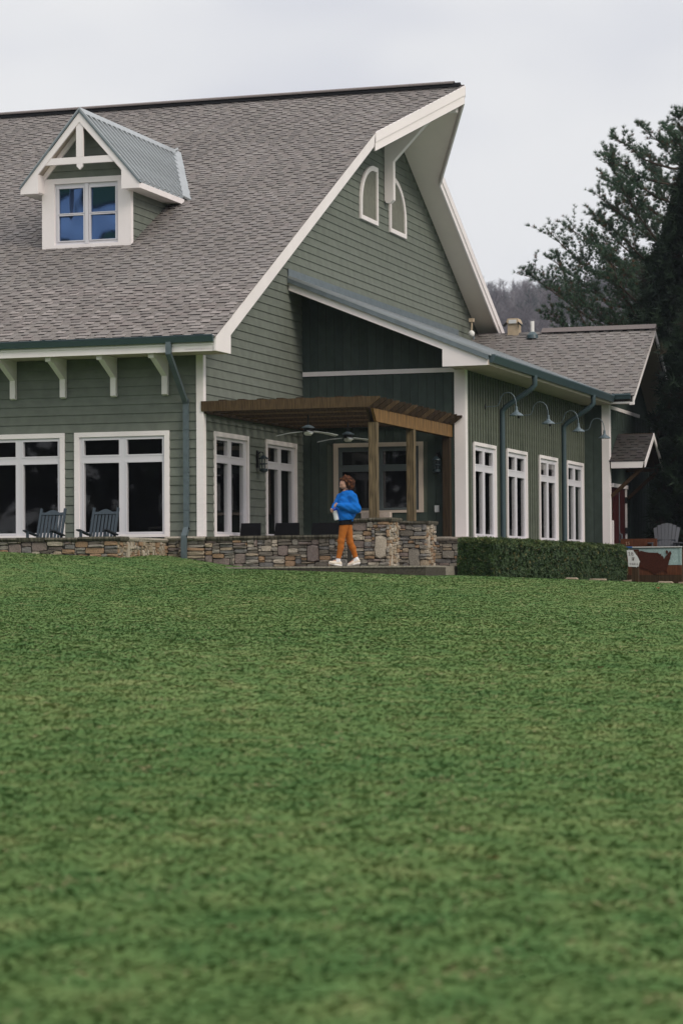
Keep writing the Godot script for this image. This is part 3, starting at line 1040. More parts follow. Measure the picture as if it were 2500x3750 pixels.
func wing() -> void:
	# alcove wall, facing the lawn
	var hole := R(0.80, 2.69, 0.62, 2.03)
	var m := MB.new()
	wall_solid(m, XF_ALCOVE, 0.0, 3.53, -0.9, 3.6, [hole])
	m.prism(PackedVector2Array([Vector2(0.0, 3.6), Vector2(3.53, 3.6), Vector2(3.53, 4.1), Vector2(0, 5.5)]), XF_ALCOVE, -0.16, 0.0)
	var al := obj("alcove_wall", m, M.siding_back, lodge)
	vertical_boards(al, XF_ALCOVE, 0.012, 3.475, 0.03, func(x): return shed_y(x) - 0.16, [R(0.725, 2.764, 0.563, 2.10)], 0.19, 0.178, 0.018, ["dark_siding0", "dark_siding1", "dark_siding2"], "wall_board", 0.0, Vector2(3.59, 3.692))
	window(lodge, XF_ALCOVE, 0.725, 2.764, 0.563, 2.10, four(0.90, 1.66, 1.83, 2.59, [0.67, 1.475, 1.62, 1.915]), "sash_slate", 0.10, true, "glass", "soffit")
	var b := MB.new()
	b.box(Vector3(0.027, 3.592, -6.169), Vector3(3.475, 3.69, -6.12))
	obj("band_board", b, M.trim, lodge)
	# long side wall
	var wz := [6.85, 9.87, 13.15, 16.22]
	var holes := []
	var cas := []
	for u in wz:
		holes.append(R(u + 0.05, u + 1.95, 0.04, 2.06))
		cas.append(R(u, u + 2.0, 0.0, 2.115))
	var w := MB.new()
	wall_solid(w, XF_WING, 6.17, 18.35, -0.9, 3.645, holes)
	var side := obj("wing_wall", w, M.wing_panel, lodge)
	vertical_boards(side, XF_WING, 6.33, 18.33, 0.02, func(_x): return 3.64, cas, 0.234, 0.085, 0.032, ["batten"], "batten")
	for u in wz:
		window(lodge, XF_WING, u, u + 2.0, 0.0, 2.115, four(u + 0.114, u + 0.832, u + 1.026, u + 1.743, [0.102, 1.476, 1.637, 1.934]), "sash", 0.085, true)
	var p := MB.new()
	p.box(Vector3(3.476, 0.0, -6.33), Vector3(3.722, 3.643, -6.135))
	obj("corner_post", p, M.trim, lodge)
	# roof
	var r := MB.new()
	r.slab([Vector3(0.0, shed_y(0) - 0.02, -5.215), Vector3(4.45, shed_y(4.45) - 0.02, -5.215), Vector3(4.45, shed_y(4.45) - 0.02, -19.2), Vector3(0.0, shed_y(0) - 0.02, -19.2)], 0.14)
	var roof := obj("shed_roof", r, M.soffit, lodge)
	var mt := MB.new()
	mt.slab([Vector3(0.0, shed_y(0) + 0.012, -5.165), Vector3(4.53, shed_y(4.53) + 0.012, -5.165), Vector3(4.53, shed_y(4.53) + 0.012, -19.3), Vector3(0.0, shed_y(0) + 0.012, -19.3)], 0.03)
	for k in 30:
		var z := -5.2 - 0.46 * k
		mt.beam(Vector3(0.03, shed_y(0.03) + 0.024, z), Vector3(4.52, shed_y(4.52) + 0.024, z), 0.025, 0.03)
	obj("metal_sheet", mt, M.metal_roof, roof)
	var ed := MB.new()
	rake(ed, Vector3(0.02, shed_y(0.02) - 0.02, -5.214), Vector3(4.49, shed_y(4.49) - 0.02, -5.214), 0.10, Vector3(0, 0, 1), 0.055)
	obj("roof_edge", ed, M.metal_edge, roof)
	var f := MB.new()
	f.prism(PackedVector2Array([Vector2(0.03, 5.575), Vector2(4.462, 3.765), Vector2(4.462, 3.638), Vector2(3.47, 3.633), Vector2(3.47, 4.005), Vector2(0.03, 5.406)]), Transform3D(Basis.IDENTITY, Vector3(0, 0, -5.213)), -0.035, 0.0)
	obj("rake_fascia", f, M.trim, lodge)
	var e := MB.new()
	e.box(Vector3(4.452, 3.642, -18.05), Vector3(4.478, 3.82, -5.25))
	obj("eave_fascia", e, M.soffit, lodge)
	var s := MB.new()
	s.box(Vector3(3.69, 3.646, -18.34), Vector3(4.451, 3.67, -5.25))
	s.box(Vector3(3.50, 3.65, -6.13), Vector3(3.689, 3.67, -5.25))
	obj("soffit", s, M.soffit, lodge)
	var gp := PackedVector2Array([Vector2(0, 0), Vector2(0, 0.17), Vector2(0.13, 0.17), Vector2(0.14, 0.14), Vector2(0.115, 0.08), Vector2(0.085, 0.0)])
	var g := MB.new()
	g.prism(gp, Transform3D(Basis.IDENTITY, Vector3(4.48, 3.695, 0)), -18.1, -5.26)
	obj("gutter", g, M.gutter, lodge)
	var fl := MB.new()
	fl.box(Vector3(0.026, 5.69, -19.4), Vector3(0.042, 5.875, -5.17))
	obj("flashing", fl, M.metal_edge, lodge)
	for z in [-9.2, -15.6]:
		var d := MB.new()
		d.tube([Vector3(4.54, 3.72, z), Vector3(4.54, 3.50, z), Vector3(4.45, 3.40, z), Vector3(3.86, 3.02, z), Vector3(3.775, 2.92, z), Vector3(3.775, 2.75, z), Vector3(3.775, -0.7, z)], [0.062, 0.062, 0.062, 0.062, 0.062, 0.062, 0.062], 10)
		obj("downspout", d, M.gutter if z < -10 else M.gutter, lodge)

# ------------------------------------------------------------------ the house at the back of the wing
func rear_house() -> void:
	var rz := -21.19
	var ez := -18.05
	var sl := 0.656
	var yy := func(z: float): return 3.86 + sl * (ez - z) if z > rz else 3.86 + sl * (ez - (2 * rz - z))
	var m := MB.new()
	m.box(Vector3(3.69, -1.1, -18.51), Vector3(4.19, 3.9, -18.35))
	m.prism(PackedVector2Array([Vector2(18.35, -1.1), Vector2(24.0, -1.1), Vector2(24.0, 3.75), Vector2(21.19, 5.6), Vector2(18.35, 3.75)]), XF_REAR, -0.16, 0.0)
	m.box(Vector3(0.1, -1.1, -24.16), Vector3(4.2, 3.8, -24.0))
	var wall := obj("rear_house_wall", m, M.dark_siding0, lodge)
	vertical_boards(wall, XF_REAR_FRONT, 3.70, 4.185, 0.0, func(_x): return 3.645, [], 0.26, 0.25, 0.016, ["dark_siding0", "dark_siding2"], "wall_board")
	vertical_boards(wall, XF_REAR, 18.55, 23.9, -0.6, func(u): return 3.54 if u < 30.0 else 0.0, [R(18.55, 20.95, -1.0, 3.05)], 0.234, 0.06, 0.025, ["dark_siding2"], "batten")
	var p := MB.new()
	p.box(Vector3(4.186, -0.3, -18.53), Vector3(4.386, 3.645, -18.32))
	obj("corner_post", p, M.trim, lodge)
	var r := MB.new()
	r.slab([Vector3(0.0, yy.call(ez), ez), Vector3(5.06, yy.call(ez), ez), Vector3(5.06, yy.call(rz), rz), Vector3(0.0, yy.call(rz), rz)], 0.16)
	r.slab([Vector3(0.0, yy.call(ez), 2 * rz - ez), Vector3(5.06, yy.call(ez), 2 * rz - ez), Vector3(5.06, yy.call(rz), rz), Vector3(0.0, yy.call(rz), rz)], 0.16)
	var roof := obj("rear_roof", r, M.roof_deck, lodge)
	var V := Vector3(0, sl, -1).normalized()
	shingles(roof, Vector3(0, yy.call(ez + 0.03), ez + 0.03), Vector3.RIGHT, V, 3.17 * sqrt(1 + sl * sl), func(_s): return [0.0, 5.12], 0, 0.0, 77)
	var cap := MB.new()
	cap.prism(PackedVector2Array([Vector2(-0.17, -0.05), Vector2(0, 0.085), Vector2(0.17, -0.05)]), Transform3D(XF_GABLE.basis.rotated(Vector3.UP, PI / 2 * 0) * Basis.IDENTITY, Vector3(0, yy.call(rz) + 0.02, rz)), 1.95, 5.13)
	obj("ridge_cap", cap, M.ridge_cap, roof)
	var rv := MB.new()
	rv.prism(PackedVector2Array([Vector2(-0.15, -0.10), Vector2(0, 0.0), Vector2(0.15, -0.10)]), Transform3D(XF_GABLE.basis, Vector3(0, yy.call(rz) + 0.02, rz)), 2.3, 5.08)
	obj("ridge_vent", rv, M.shingle_edge, roof)
	for sg: int in [1, -1]:
		var b := MB.new()
		var ze := ez if sg == 1 else 2 * rz - ez
		var pl := PackedVector2Array([Vector2(ze + sg * 0.0, 3.85), Vector2(rz, yy.call(rz) - 0.01), Vector2(rz, yy.call(rz) - 0.21), Vector2(ze - sg * 0.10, 3.72), Vector2(ze - sg * 0.10, 3.62), Vector2(ze, 3.62)])
		b.prism(pl, Transform3D(Basis(Vector3(0, 0, 1), Vector3.UP, Vector3(-1, 0, 0)), Vector3.ZERO), -5.10, -5.065)
		obj("barge_board", b, M.trim, lodge)
	var rb := MB.new()
	rb.box(Vector3(4.98, 3.615, -18.2), Vector3(5.06, 3.69, -18.035))
	rb.box(Vector3(4.48, 3.65, -18.085), Vector3(4.979, 3.77, -18.052))
	obj("eave_fascia", rb, M.trim, lodge)
	var so := MB.new()
	so.box(Vector3(4.40, 3.652, -18.34), Vector3(5.05, 3.67, -18.09))
	so.prism(PackedVector2Array([Vector2(18.34, 3.76), Vector2(21.19, 5.63), Vector2(21.19, 5.60), Vector2(18.34, 3.73)]), XF_REAR, 0.0, 0.69)
	so.prism(PackedVector2Array([Vector2(24.0, 3.76), Vector2(21.19, 5.63), Vector2(21.19, 5.60), Vector2(24.0, 3.73)]), XF_REAR, 0.0, 0.69)
	obj("soffit", so, M.soffit, lodge)
	var g := MB.new()
	g.prism(PackedVector2Array([Vector2(0, 0), Vector2(0, 0.14), Vector2(-0.115, 0.14), Vector2(-0.125, 0.11), Vector2(-0.10, 0.06), Vector2(-0.08, 0.0)]), Transform3D(Basis(Vector3(0, 0, -1), Vector3.UP, Vector3(1, 0, 0)), Vector3(0, 3.765, -18.05)), 4.55, 5.02)
	obj("gutter", g, M.gutter, lodge)
	var fr := MB.new()
	fr.box(Vector3(4.362, 3.55, -22.5), Vector3(4.40, 3.64, -18.54))
	obj("frieze", fr, M.trim, lodge)
	# door with its little gabled canopy
	var d := MB.new()
	d.box(Vector3(4.361, -0.55, -20.36), Vector3(4.385, 1.50, -18.72))
	var door := obj("door", d, M.red_door, lodge)
	var pn := MB.new()
	for k in 2:
		var z0 := -18.78 - k * 0.79
		for q in [[-0.4, 0.35], [0.45, 1.40]]:
			pn.box(Vector3(4.3855, q[0], z0 - 0.66), Vector3(4.395, q[1], z0 - 0.12))
	obj("door_panel", pn, M.red_door, door)
	var gap := MB.new()
	gap.box(Vector3(4.3855, -0.5, -19.545), Vector3(4.402, 1.48, -19.515))
	obj("astragal", gap, M.metal_edge, door)
	var hd := MB.new()
	hd.tube([Vector3(4.40, 0.28, -19.50), Vector3(4.46, 0.26, -19.50), Vector3(4.46, -0.02, -19.50), Vector3(4.40, -0.04, -19.50)], [0.018, 0.02, 0.02, 0.018], 8)
	hd.ball(Vector3(4.43, 0.10, -19.50), Vector3(0.04, 0.03, 0.05))
	obj("handle", hd, M.downspout, door)
	var hi := MB.new()
	for y in [1.12, 0.30]: hi.box(Vector3(4.386, y, -20.45), Vector3(4.43, y + 0.16, -20.33))
	obj("hinge", hi, M.black_metal, door)
	var j := MB.new()
	j.box(Vector3(4.362, -0.55, -20.52), Vector3(4.41, 1.50, -20.40))
	j.box(Vector3(4.362, 1.501, -20.60), Vector3(4.43, 1.60, -18.62))
	j.box(Vector3(4.362, -0.55, -18.70), Vector3(4.41, 0.62, -18.62))
	obj("door_frame", j, M.trim, lodge)
	var rzc := -19.63
	var c := MB.new()
	for sg: int in [1, -1]:
		c.slab([Vector3(4.362, 2.95, rzc), Vector3(5.30, 2.95, rzc), Vector3(5.30, 2.15, rzc + sg * 1.30), Vector3(4.362, 2.15, rzc + sg * 1.30)], 0.05)
	var can := obj("door_canopy", c, M.brown_wood, lodge)
	shingles(can, Vector3(4.37, 2.156, rzc + 1.32), Vector3.RIGHT, Vector3(0, 0.8, -1.30).normalized(), 1.54, func(_s): return [0.0, 0.95], 0, 0.0, 78, 0.30)  # shingle tone lowered for tree shade as well as dark algae
	var cf := MB.new()
	cf.prism(PackedVector2Array([Vector2(4.42, 2.15), Vector2(5.29, 2.15), Vector2(5.25, 1.98), Vector2(4.42, 1.98)]), Transform3D(Basis.IDENTITY, Vector3(0, 0, rzc + 1.305)), -0.03, 0.0)
	obj("canopy_fascia", cf, M.trim, can)
	for sg: int in [1, -1]:
		var ck := MB.new()
		rake(ck, Vector3(5.301, 2.95, rzc), Vector3(5.301, 2.15, rzc + sg * 1.28), 0.16, Vector3(1, 0, 0), 0.03)
		obj("canopy_barge", ck, M.trim, can)
		var br := MB.new()
		br.beam(Vector3(4.39, 1.25, rzc + sg * 1.1), Vector3(5.2, 1.97, rzc + sg * 1.1), 0.09, 0.09)
		br.box(Vector3(4.362, 1.97, rzc + sg * 1.1 - 0.05), Vector3(5.24, 2.06, rzc + sg * 1.1 + 0.05))
		obj("canopy_bracket", br, M.brown_wood, can)
	# things on the ridge
	var v := MB.new()
	v.box(Vector3(1.0, 5.7, -21.40), Vector3(1.30, 6.22, -21.05))
	var chim := obj("roof_vent", v, M.tan_vent, lodge)
	var hood := MB.new()
	hood.prism(PackedVector2Array([Vector2(0.96, 6.18), Vector2(1.01, 6.31), Vector2(1.29, 6.31), Vector2(1.34, 6.18)]), Transform3D(Basis.IDENTITY, Vector3(0, 0, -21.22)), -0.2, 0.2)
	obj("vent_hood", hood, M.tan_vent, chim)
	var wing_m := MB.new()
	for sg: int in [-1, 1]:
		wing_m.beam(Vector3(1.15 + sg * 0.16, 6.20, -21.05), Vector3(1.15 + sg * 0.26, 6.10, -21.05), 0.16, 0.03)
	obj("vent_flap", wing_m, M.black_metal, chim)
	var sc := MB.new()
	sc.box(Vector3(1.04, 6.17, -21.049), Vector3(1.26, 6.27, -21.0))
	obj("vent_plate", sc, M.white_metal, chim)
	var pp := MB.new()
	pp.tube([Vector3(1.735, 5.6, -20.92), Vector3(1.735, 6.20, -20.92)], [0.052, 0.052], 12)
	var pipe := obj("vent_pipe", pp, M.white_plastic, lodge)
	var bt := MB.new()
	bt.lathe([Vector2(0.17, 5.72), Vector2(0.15, 5.82), Vector2(0.07, 5.90), Vector2(0.055, 5.90)], Vector3(1.735, 0, -20.92), 14)
	obj("pipe_boot", bt, M.gutter, pipe)

# ------------------------------------------------------------------ the dark rooms
func interior() -> void:
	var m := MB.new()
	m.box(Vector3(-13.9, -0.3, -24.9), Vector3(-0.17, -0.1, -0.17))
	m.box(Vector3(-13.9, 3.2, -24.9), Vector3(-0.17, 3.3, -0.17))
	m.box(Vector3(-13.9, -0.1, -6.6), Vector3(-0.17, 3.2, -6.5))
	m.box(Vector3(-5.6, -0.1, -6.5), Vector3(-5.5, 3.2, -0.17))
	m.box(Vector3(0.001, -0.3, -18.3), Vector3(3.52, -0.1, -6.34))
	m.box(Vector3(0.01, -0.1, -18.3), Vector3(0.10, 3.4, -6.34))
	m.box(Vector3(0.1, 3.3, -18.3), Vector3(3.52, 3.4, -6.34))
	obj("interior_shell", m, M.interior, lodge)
	var f := thing("indoor_fan", "orange wooden fan blades glimpsed through the upper pane left of the downspout", "ceiling fan", Vector3(-0.75, 1.85, -1.3))
	var b := MB.new()
	for k in 4:
		var a := TAU * k / 4.0 + 0.25
		b.beam(Vector3(cos(a) * 0.1, 0, sin(a) * 0.1), Vector3(cos(a) * 0.62, 0, sin(a) * 0.62), 0.12, 0.02)
	obj("blade", b, M.amber, f)
	var rod := MB.new()
	rod.tube([Vector3(0, -0.05, 0), Vector3(0, 1.34, 0)], [0.05, 0.02], 8)
	obj("rod", rod, M.black_metal, f)
	var t := thing("indoor_table", "dark table just inside the window left of the downspout", "table", Vector3(-1.05, -0.1, -0.75))
	var tt := MB.new()
	tt.box(Vector3(-0.3, 0.26, -0.3), Vector3(0.3, 0.30, 0.3))
	obj("table_top", tt, M.interior, t)
	for sx: int in [-1, 1]:
		for sz in [-1, 1]:
			var l := MB.new()
			l.box(Vector3(sx * 0.26 - 0.02, 0.0, sz * 0.26 - 0.02), Vector3(sx * 0.26 + 0.02, 0.259, sz * 0.26 + 0.02))
			obj("leg", l, M.interior, t)
	for k in 2:
		var q := MB.new()
		q.lathe([Vector2(0.0, 0), Vector2(0.05, 0.0), Vector2(0.055, 0.16), Vector2(0.02, 0.23), Vector2(0.018, 0.30), Vector2(0.0, 0.30)], Vector3.ZERO, 12)
		var o := obj("green_bottle", q, M.green_bottle if k == 0 else M.interior)
		o.position = Vector3(-0.99 + 0.10 * k, 0.203, -0.55 - 0.02 * k)
		tag(o, ["teal green bottle standing inside the window left of the downspout", "dark bottle beside the teal bottle inside the window"][k], "bottle")

# ------------------------------------------------------------------ dry stone
var stone_units := []
func stone_unit(sd: int) -> ArrayMesh:
	var r := RandomNumberGenerator.new()
	r.seed = sd
	var m := MB.new()
	var rings := []
	for lv in [[0.0, 1.0, 0.0], [0.70, 0.99, 0.02], [1.0, 0.86, 0.14]]:
		var ring := []
		for c in [[-1, -1], [0, -1], [1, -1], [1, 0], [1, 1], [0, 1], [-1, 1], [-1, 0]]:
			var x: float = c[0] * 0.5 * lv[1]
			var y: float = c[1] * 0.5 * lv[1]
			if c[0] != 0 and c[1] != 0:
				x *= 0.93
				y *= 0.86
			ring.append(Vector3(x + r.randf_range(-1, 1) * lv[2] * 0.5, y + r.randf_range(-1, 1) * lv[2] * 0.6, lv[0] + r.randf_range(-1, 1) * lv[2]))
		rings.append(ring)
	for lv in 2:
		for k in 8:
			var j := (k + 1) % 8
			m.oquad(rings[lv][k], rings[lv][j], rings[lv + 1][j], rings[lv + 1][k], Vector3(0, 0, 0.3))
	var mid := Vector3(r.randf_range(-0.1, 0.1), r.randf_range(-0.1, 0.1), 1.05)
	for k in 8:
		var j := (k + 1) % 8
		var a: Vector3 = rings[2][k]
		var b: Vector3 = rings[2][j]
		if (mid - a).cross(b - a).z > 0.0: m.tri(a, b, mid)
		else: m.tri(a, mid, b)
	return m.mesh()

func stone_face(parent: Node, xf: Transform3D, w: float, h: float, sd: int, big := [], tone_bias := [], smin := 4, smax := 15) -> void:
	if stone_units.is_empty():
		for i in 10: stone_units.append(stone_unit(100 + i))
	var r := RandomNumberGenerator.new()
	r.seed = sd
	var cell := 0.03
	var nx := roundi(w / cell)
	var ny := roundi(h / cell)
	var used := PackedByteArray()
	used.resize(nx * ny)
	var list := []
	for b in big:   # metres: x, y, width, height, tone
		var i0 := clampi(roundi(b[0] / cell), 0, nx - 1)
		var j0 := clampi(roundi(b[1] / cell), 0, ny - 1)
		var ww := mini(roundi(b[2] / cell), nx - i0)
		var hh := mini(roundi(b[3] / cell), ny - j0)
		for j in range(j0, j0 + hh):
			for i in range(i0, i0 + ww): used[j * nx + i] = 1
		list.append([i0, j0, ww, hh, b[4]])
	for j in ny:
		for i in nx:
			if used[j * nx + i]: continue
			var ww := r.randi_range(smin, smax)
			var hh: int = [1, 2, 2, 2, 2, 3, 3][r.randi_range(0, 6)]
			if r.randf() < 0.07: hh = 5
			if j + hh > ny: hh = ny - j
			if ny - (j + hh) == 1: hh += 1
			var k := 0
			while k < ww and i + k < nx and not used[j * nx + i + k]: k += 1
			if i + k < nx and i + k + 2 >= nx and not used[j * nx + mini(i + k, nx - 1)]: k = nx - i
			ww = k
			var ok := 1
			while ok < hh:
				var free := true
				for q in ww:
					if used[(j + ok) * nx + i + q]: free = false
				if not free: break
				ok += 1
			hh = ok
			for jj in range(j, j + hh):
				for q in ww: used[jj * nx + i + q] = 1
			list.append([i, j, ww, hh, -1])
	for s in list:
		var o := MeshInstance3D.new()
		o.name = "stone"
		o.mesh = stone_units[r.randi_range(0, 9)]
		var tone: int = s[4]
		if tone < 0:
			tone = tone_bias[r.randi_range(0, tone_bias.size() - 1)] if tone_bias.size() else [0, 0, 0, 1, 1, 2, 2, 5, 6, 6, 7, 4][r.randi_range(0, 11)]
		o.material_override = M["stone%d" % tone]
		var gap := 0.004
		var depth := r.randf_range(0.04, 0.09)
		var flip := -1.0 if r.randf() < 0.5 else 1.0
		var bs := Basis(Vector3(flip * (s[2] * cell - gap), 0, 0), Vector3(0, flip * (s[3] * cell - gap), 0), Vector3(0, 0, depth))
		bs = Basis(Vector3(0, 0, 1), r.randf_range(-0.035, 0.035)) * bs
		o.transform = xf * Transform3D(bs, Vector3((s[0] + s[2] * 0.5) * cell, (s[1] + s[3] * 0.5) * cell, 0))
		parent.add_child(o, true)

func cap_stones(parent: Node, a: Vector3, b: Vector3, width: float, thick: float, key: String, sd: int, lmin := 0.45, lmax := 0.85) -> void:
	var r := RandomNumberGenerator.new()
	r.seed = sd
	var d := b - a
	var len := d.length()
	d = d.normalized()
	var side := d.cross(Vector3.UP).normalized()
	var t := 0.0
	while t < len - 0.02:
		var l := minf(r.randf_range(lmin, lmax), len - t)
		if len - t - l < 0.2: l = len - t
		var m := MB.new()
		var o := a + d * (t + 0.004)
		var e := a + d * (t + l - 0.004)
		var j := func(k: float): return r.randf_range(-k, k)
		var top := Vector3(0, j.call(0.008), 0)
		var p := []
		for lv in 3:
			var ins: float = [0.03, 0.0, 0.016][lv]
			var y: float = [-thick, -thick * 0.45, 0.0][lv]
			var q := []
			for c in [[o, -1, 1], [e, -1, -1], [e, 1, -1], [o, 1, 1]]:
				q.append(c[0] + d * c[2] * ins * 0.4 + side * c[1] * (width * 0.5 - ins + j.call(0.012)) + Vector3(0, y, 0) + top)
			p.append(q)
		m.hexa(p[0] + p[1]); m.hexa(p[1] + p[2])
		obj("cap_stone", m, M[key], parent)
		t += l

func stone_walls() -> void:
	var grey := [0, 0, 0, 1, 1, 2, 5, 6, 7, 7, 4]
	var warm_lit := [2, 2, 4, 4, 6, 6, 0, 2]  # light from the right put into warmer, paler stone tones
	# terrace wall before the front windows, with its lit return on the right
	var t := thing("terrace_wall", "low stacked stone terrace wall before the two rocking chairs", "stone wall")
	var m := MB.new()
	m.box(Vector3(-14.0, -1.1, 2.30), Vector3(-0.72, -0.13, 2.62))
	m.box(Vector3(-1.04, -1.1, 0.10), Vector3(-0.72, -0.13, 2.299))
	obj("wall_core", m, M.mortar, t)
	stone_face(t, Transform3D(Basis.IDENTITY, Vector3(-4.9, -0.58, 2.58)), 4.2, 0.45, 201, [[1.95, 0.12, 0.27, 0.30, 5], [3.55, 0.21, 0.40, 0.12, 4], [3.35, 0.0, 0.27, 0.21, 4]], grey)
	stone_face(t, Transform3D(XF_GABLE.basis, Vector3(-0.76, -0.70, 2.62)), 2.5, 0.57, 202, [[0.42, 0.18, 0.15, 0.39, 6], [1.2, 0.0, 0.15, 0.42, 6], [1.75, 0.0, 0.13, 0.27, 6]], warm_lit, 2, 7)
	cap_stones(t, Vector3(-14.0, -0.055, 2.46), Vector3(-0.62, -0.055, 2.46), 0.46, 0.08, "cap_stone", 301)
	cap_stones(t, Vector3(-0.88, -0.058, 2.22), Vector3(-0.88, -0.058, 0.12), 0.44, 0.075, "cap_stone_light", 302)
	# stone foot of the house front between terrace and patio
	var f := MB.new()
	f.box(Vector3(-0.72, -1.0, 0.001), Vector3(0.09, -0.10, 0.07))
	var base := obj("stone_base", f, M.mortar, lodge)
	stone_face(base, Transform3D(Basis.IDENTITY, Vector3(-0.70, -0.66, 0.055)), 0.78, 0.57, 203, [], [0, 4, 2, 7, 5])
	cap_stones(base, Vector3(-0.74, -0.022, 0.08), Vector3(0.10, -0.022, 0.08), 0.20, 0.08, "cap_stone_light", 303)
	# patio wall
	var p := thing("patio_wall", "low stacked stone patio wall behind the walking person", "stone wall")
	var pm := MB.new()
	pm.box(Vector3(0.091, -1.0, -0.22), Vector3(3.0, -0.10, 0.07))
	obj("wall_core", pm, M.mortar, p)
	stone_face(p, Transform3D(Basis.IDENTITY, Vector3(0.09, -0.66, 0.055)), 2.91, 0.57, 204, [[0.60, 0.10, 0.25, 0.22, 5], [1.18, 0.33, 0.20, 0.12, 6], [1.50, 0.24, 0.20, 0.21, 5], [2.10, 0.12, 0.24, 0.33, 5], [0.15, 0.06, 0.36, 0.14, 5], [1.66, 0.03, 0.21, 0.12, 4], [2.6, 0.03, 0.33, 0.14, 1]], grey)
	cap_stones(p, Vector3(0.105, -0.022, -0.06), Vector3(2.97, -0.022, -0.06), 0.42, 0.085, "cap_stone", 304)
	# two piers
	for k in 2:
		var z1: float = [-0.20, -2.83][k]
		var pr := thing("stone_pier", ["nearer stacked stone pier under the front pergola post", "farther stacked stone pier under the second pergola post"][k], "stone pier", Vector3(3.375, FLOOR, z1 - 0.33), 0.0, "stone piers of the pergola")
		var c := MB.new()
		c.box(Vector3(-0.36, -0.35, -0.30), Vector3(0.36, 0.845, 0.30))
		obj("pier_core", c, M.mortar, pr)
		var big := [[0.48, 0.15, 0.24, 0.45, 6], [0.02, 0.52, 0.22, 0.12, 6]] if k == 0 else [[0.38, 0.0, 0.24, 0.39, 0], [0.2, 0.63, 0.3, 0.12, 7]]
		stone_face(pr, Transform3D(Basis.IDENTITY, Vector3(-0.39, -0.02, 0.28)), 0.78, 0.87, 210 + k, big, [0, 0, 1, 2, 4, 5, 6] if k == 0 else grey, 3, 10)
		stone_face(pr, Transform3D(XF_GABLE.basis, Vector3(0.34, -0.02, 0.33)), 0.66, 0.87, 220 + k, [[0.1, 0.0, 0.15, 0.3, 6]] if k == 0 else [[0.05, 0.36, 0.15, 0.3, 6]], warm_lit, 2, 7)
		stone_face(pr, Transform3D(Basis(Vector3(0, 0, 1), Vector3.UP, Vector3(-1, 0, 0)), Vector3(-0.34, -0.02, -0.33)), 0.66, 0.87, 230 + k, [], grey, 3, 9)
		cap_stones(pr, Vector3(-0.45, 0.92, 0.0), Vector3(0.45, 0.92, 0.0), 0.76, 0.075, "cap_stone", 310 + k, 0.4, 0.5)
	# stone foot of the wing
	var wb := MB.new()
	wb.box(Vector3(2.2, -1.1, -6.155), Vector3(3.70, -0.06, -6.06))
	wb.box(Vector3(3.70, -1.1, -18.3), Vector3(3.80, -0.06, -6.06))
	var wbase := obj("stone_base", wb, M.mortar, lodge)
	stone_face(wbase, Transform3D(Basis.IDENTITY, Vector3(2.25, -0.72, -6.075)), 1.56, 0.66, 240, [[0.95, 0.27, 0.27, 0.18, 0], [0.75, 0.18, 0.42, 0.09, 1]], grey)
	cap_stones(wbase, Vector3(2.2, 0.022, -6.06), Vector3(3.86, 0.022, -6.06), 0.24, 0.085, "cap_stone_light", 305)
	# paving
	var w := MB.new()
	w.box(Vector3(1.05, -1.2, 0.13), Vector3(4.97, -0.666, 1.53))
	structure("walkway_foot", w, M.concrete_dark)
	var wt := MB.new()
	wt.box(Vector3(1.05, -0.665, 0.13), Vector3(4.98, -0.632, 1.55))
	structure("walkway", wt, M.concrete)
	var w2 := MB.new()
	w2.box(Vector3(3.74, -1.2, -6.0), Vector3(4.7, -0.634, 0.129))
	structure("side_walkway", w2, M.concrete)
	var fl := MB.new()
	fl.box(Vector3(0.03, -1.0, -6.16), Vector3(3.735, -0.63, -0.23))
	structure("patio_floor", fl, M.concrete)
	var tf := MB.new()
	tf.box(Vector3(-13.9, -1.0, 0.02), Vector3(-1.05, -0.60, 2.29))
	structure("terrace_floor", tf, M.concrete)

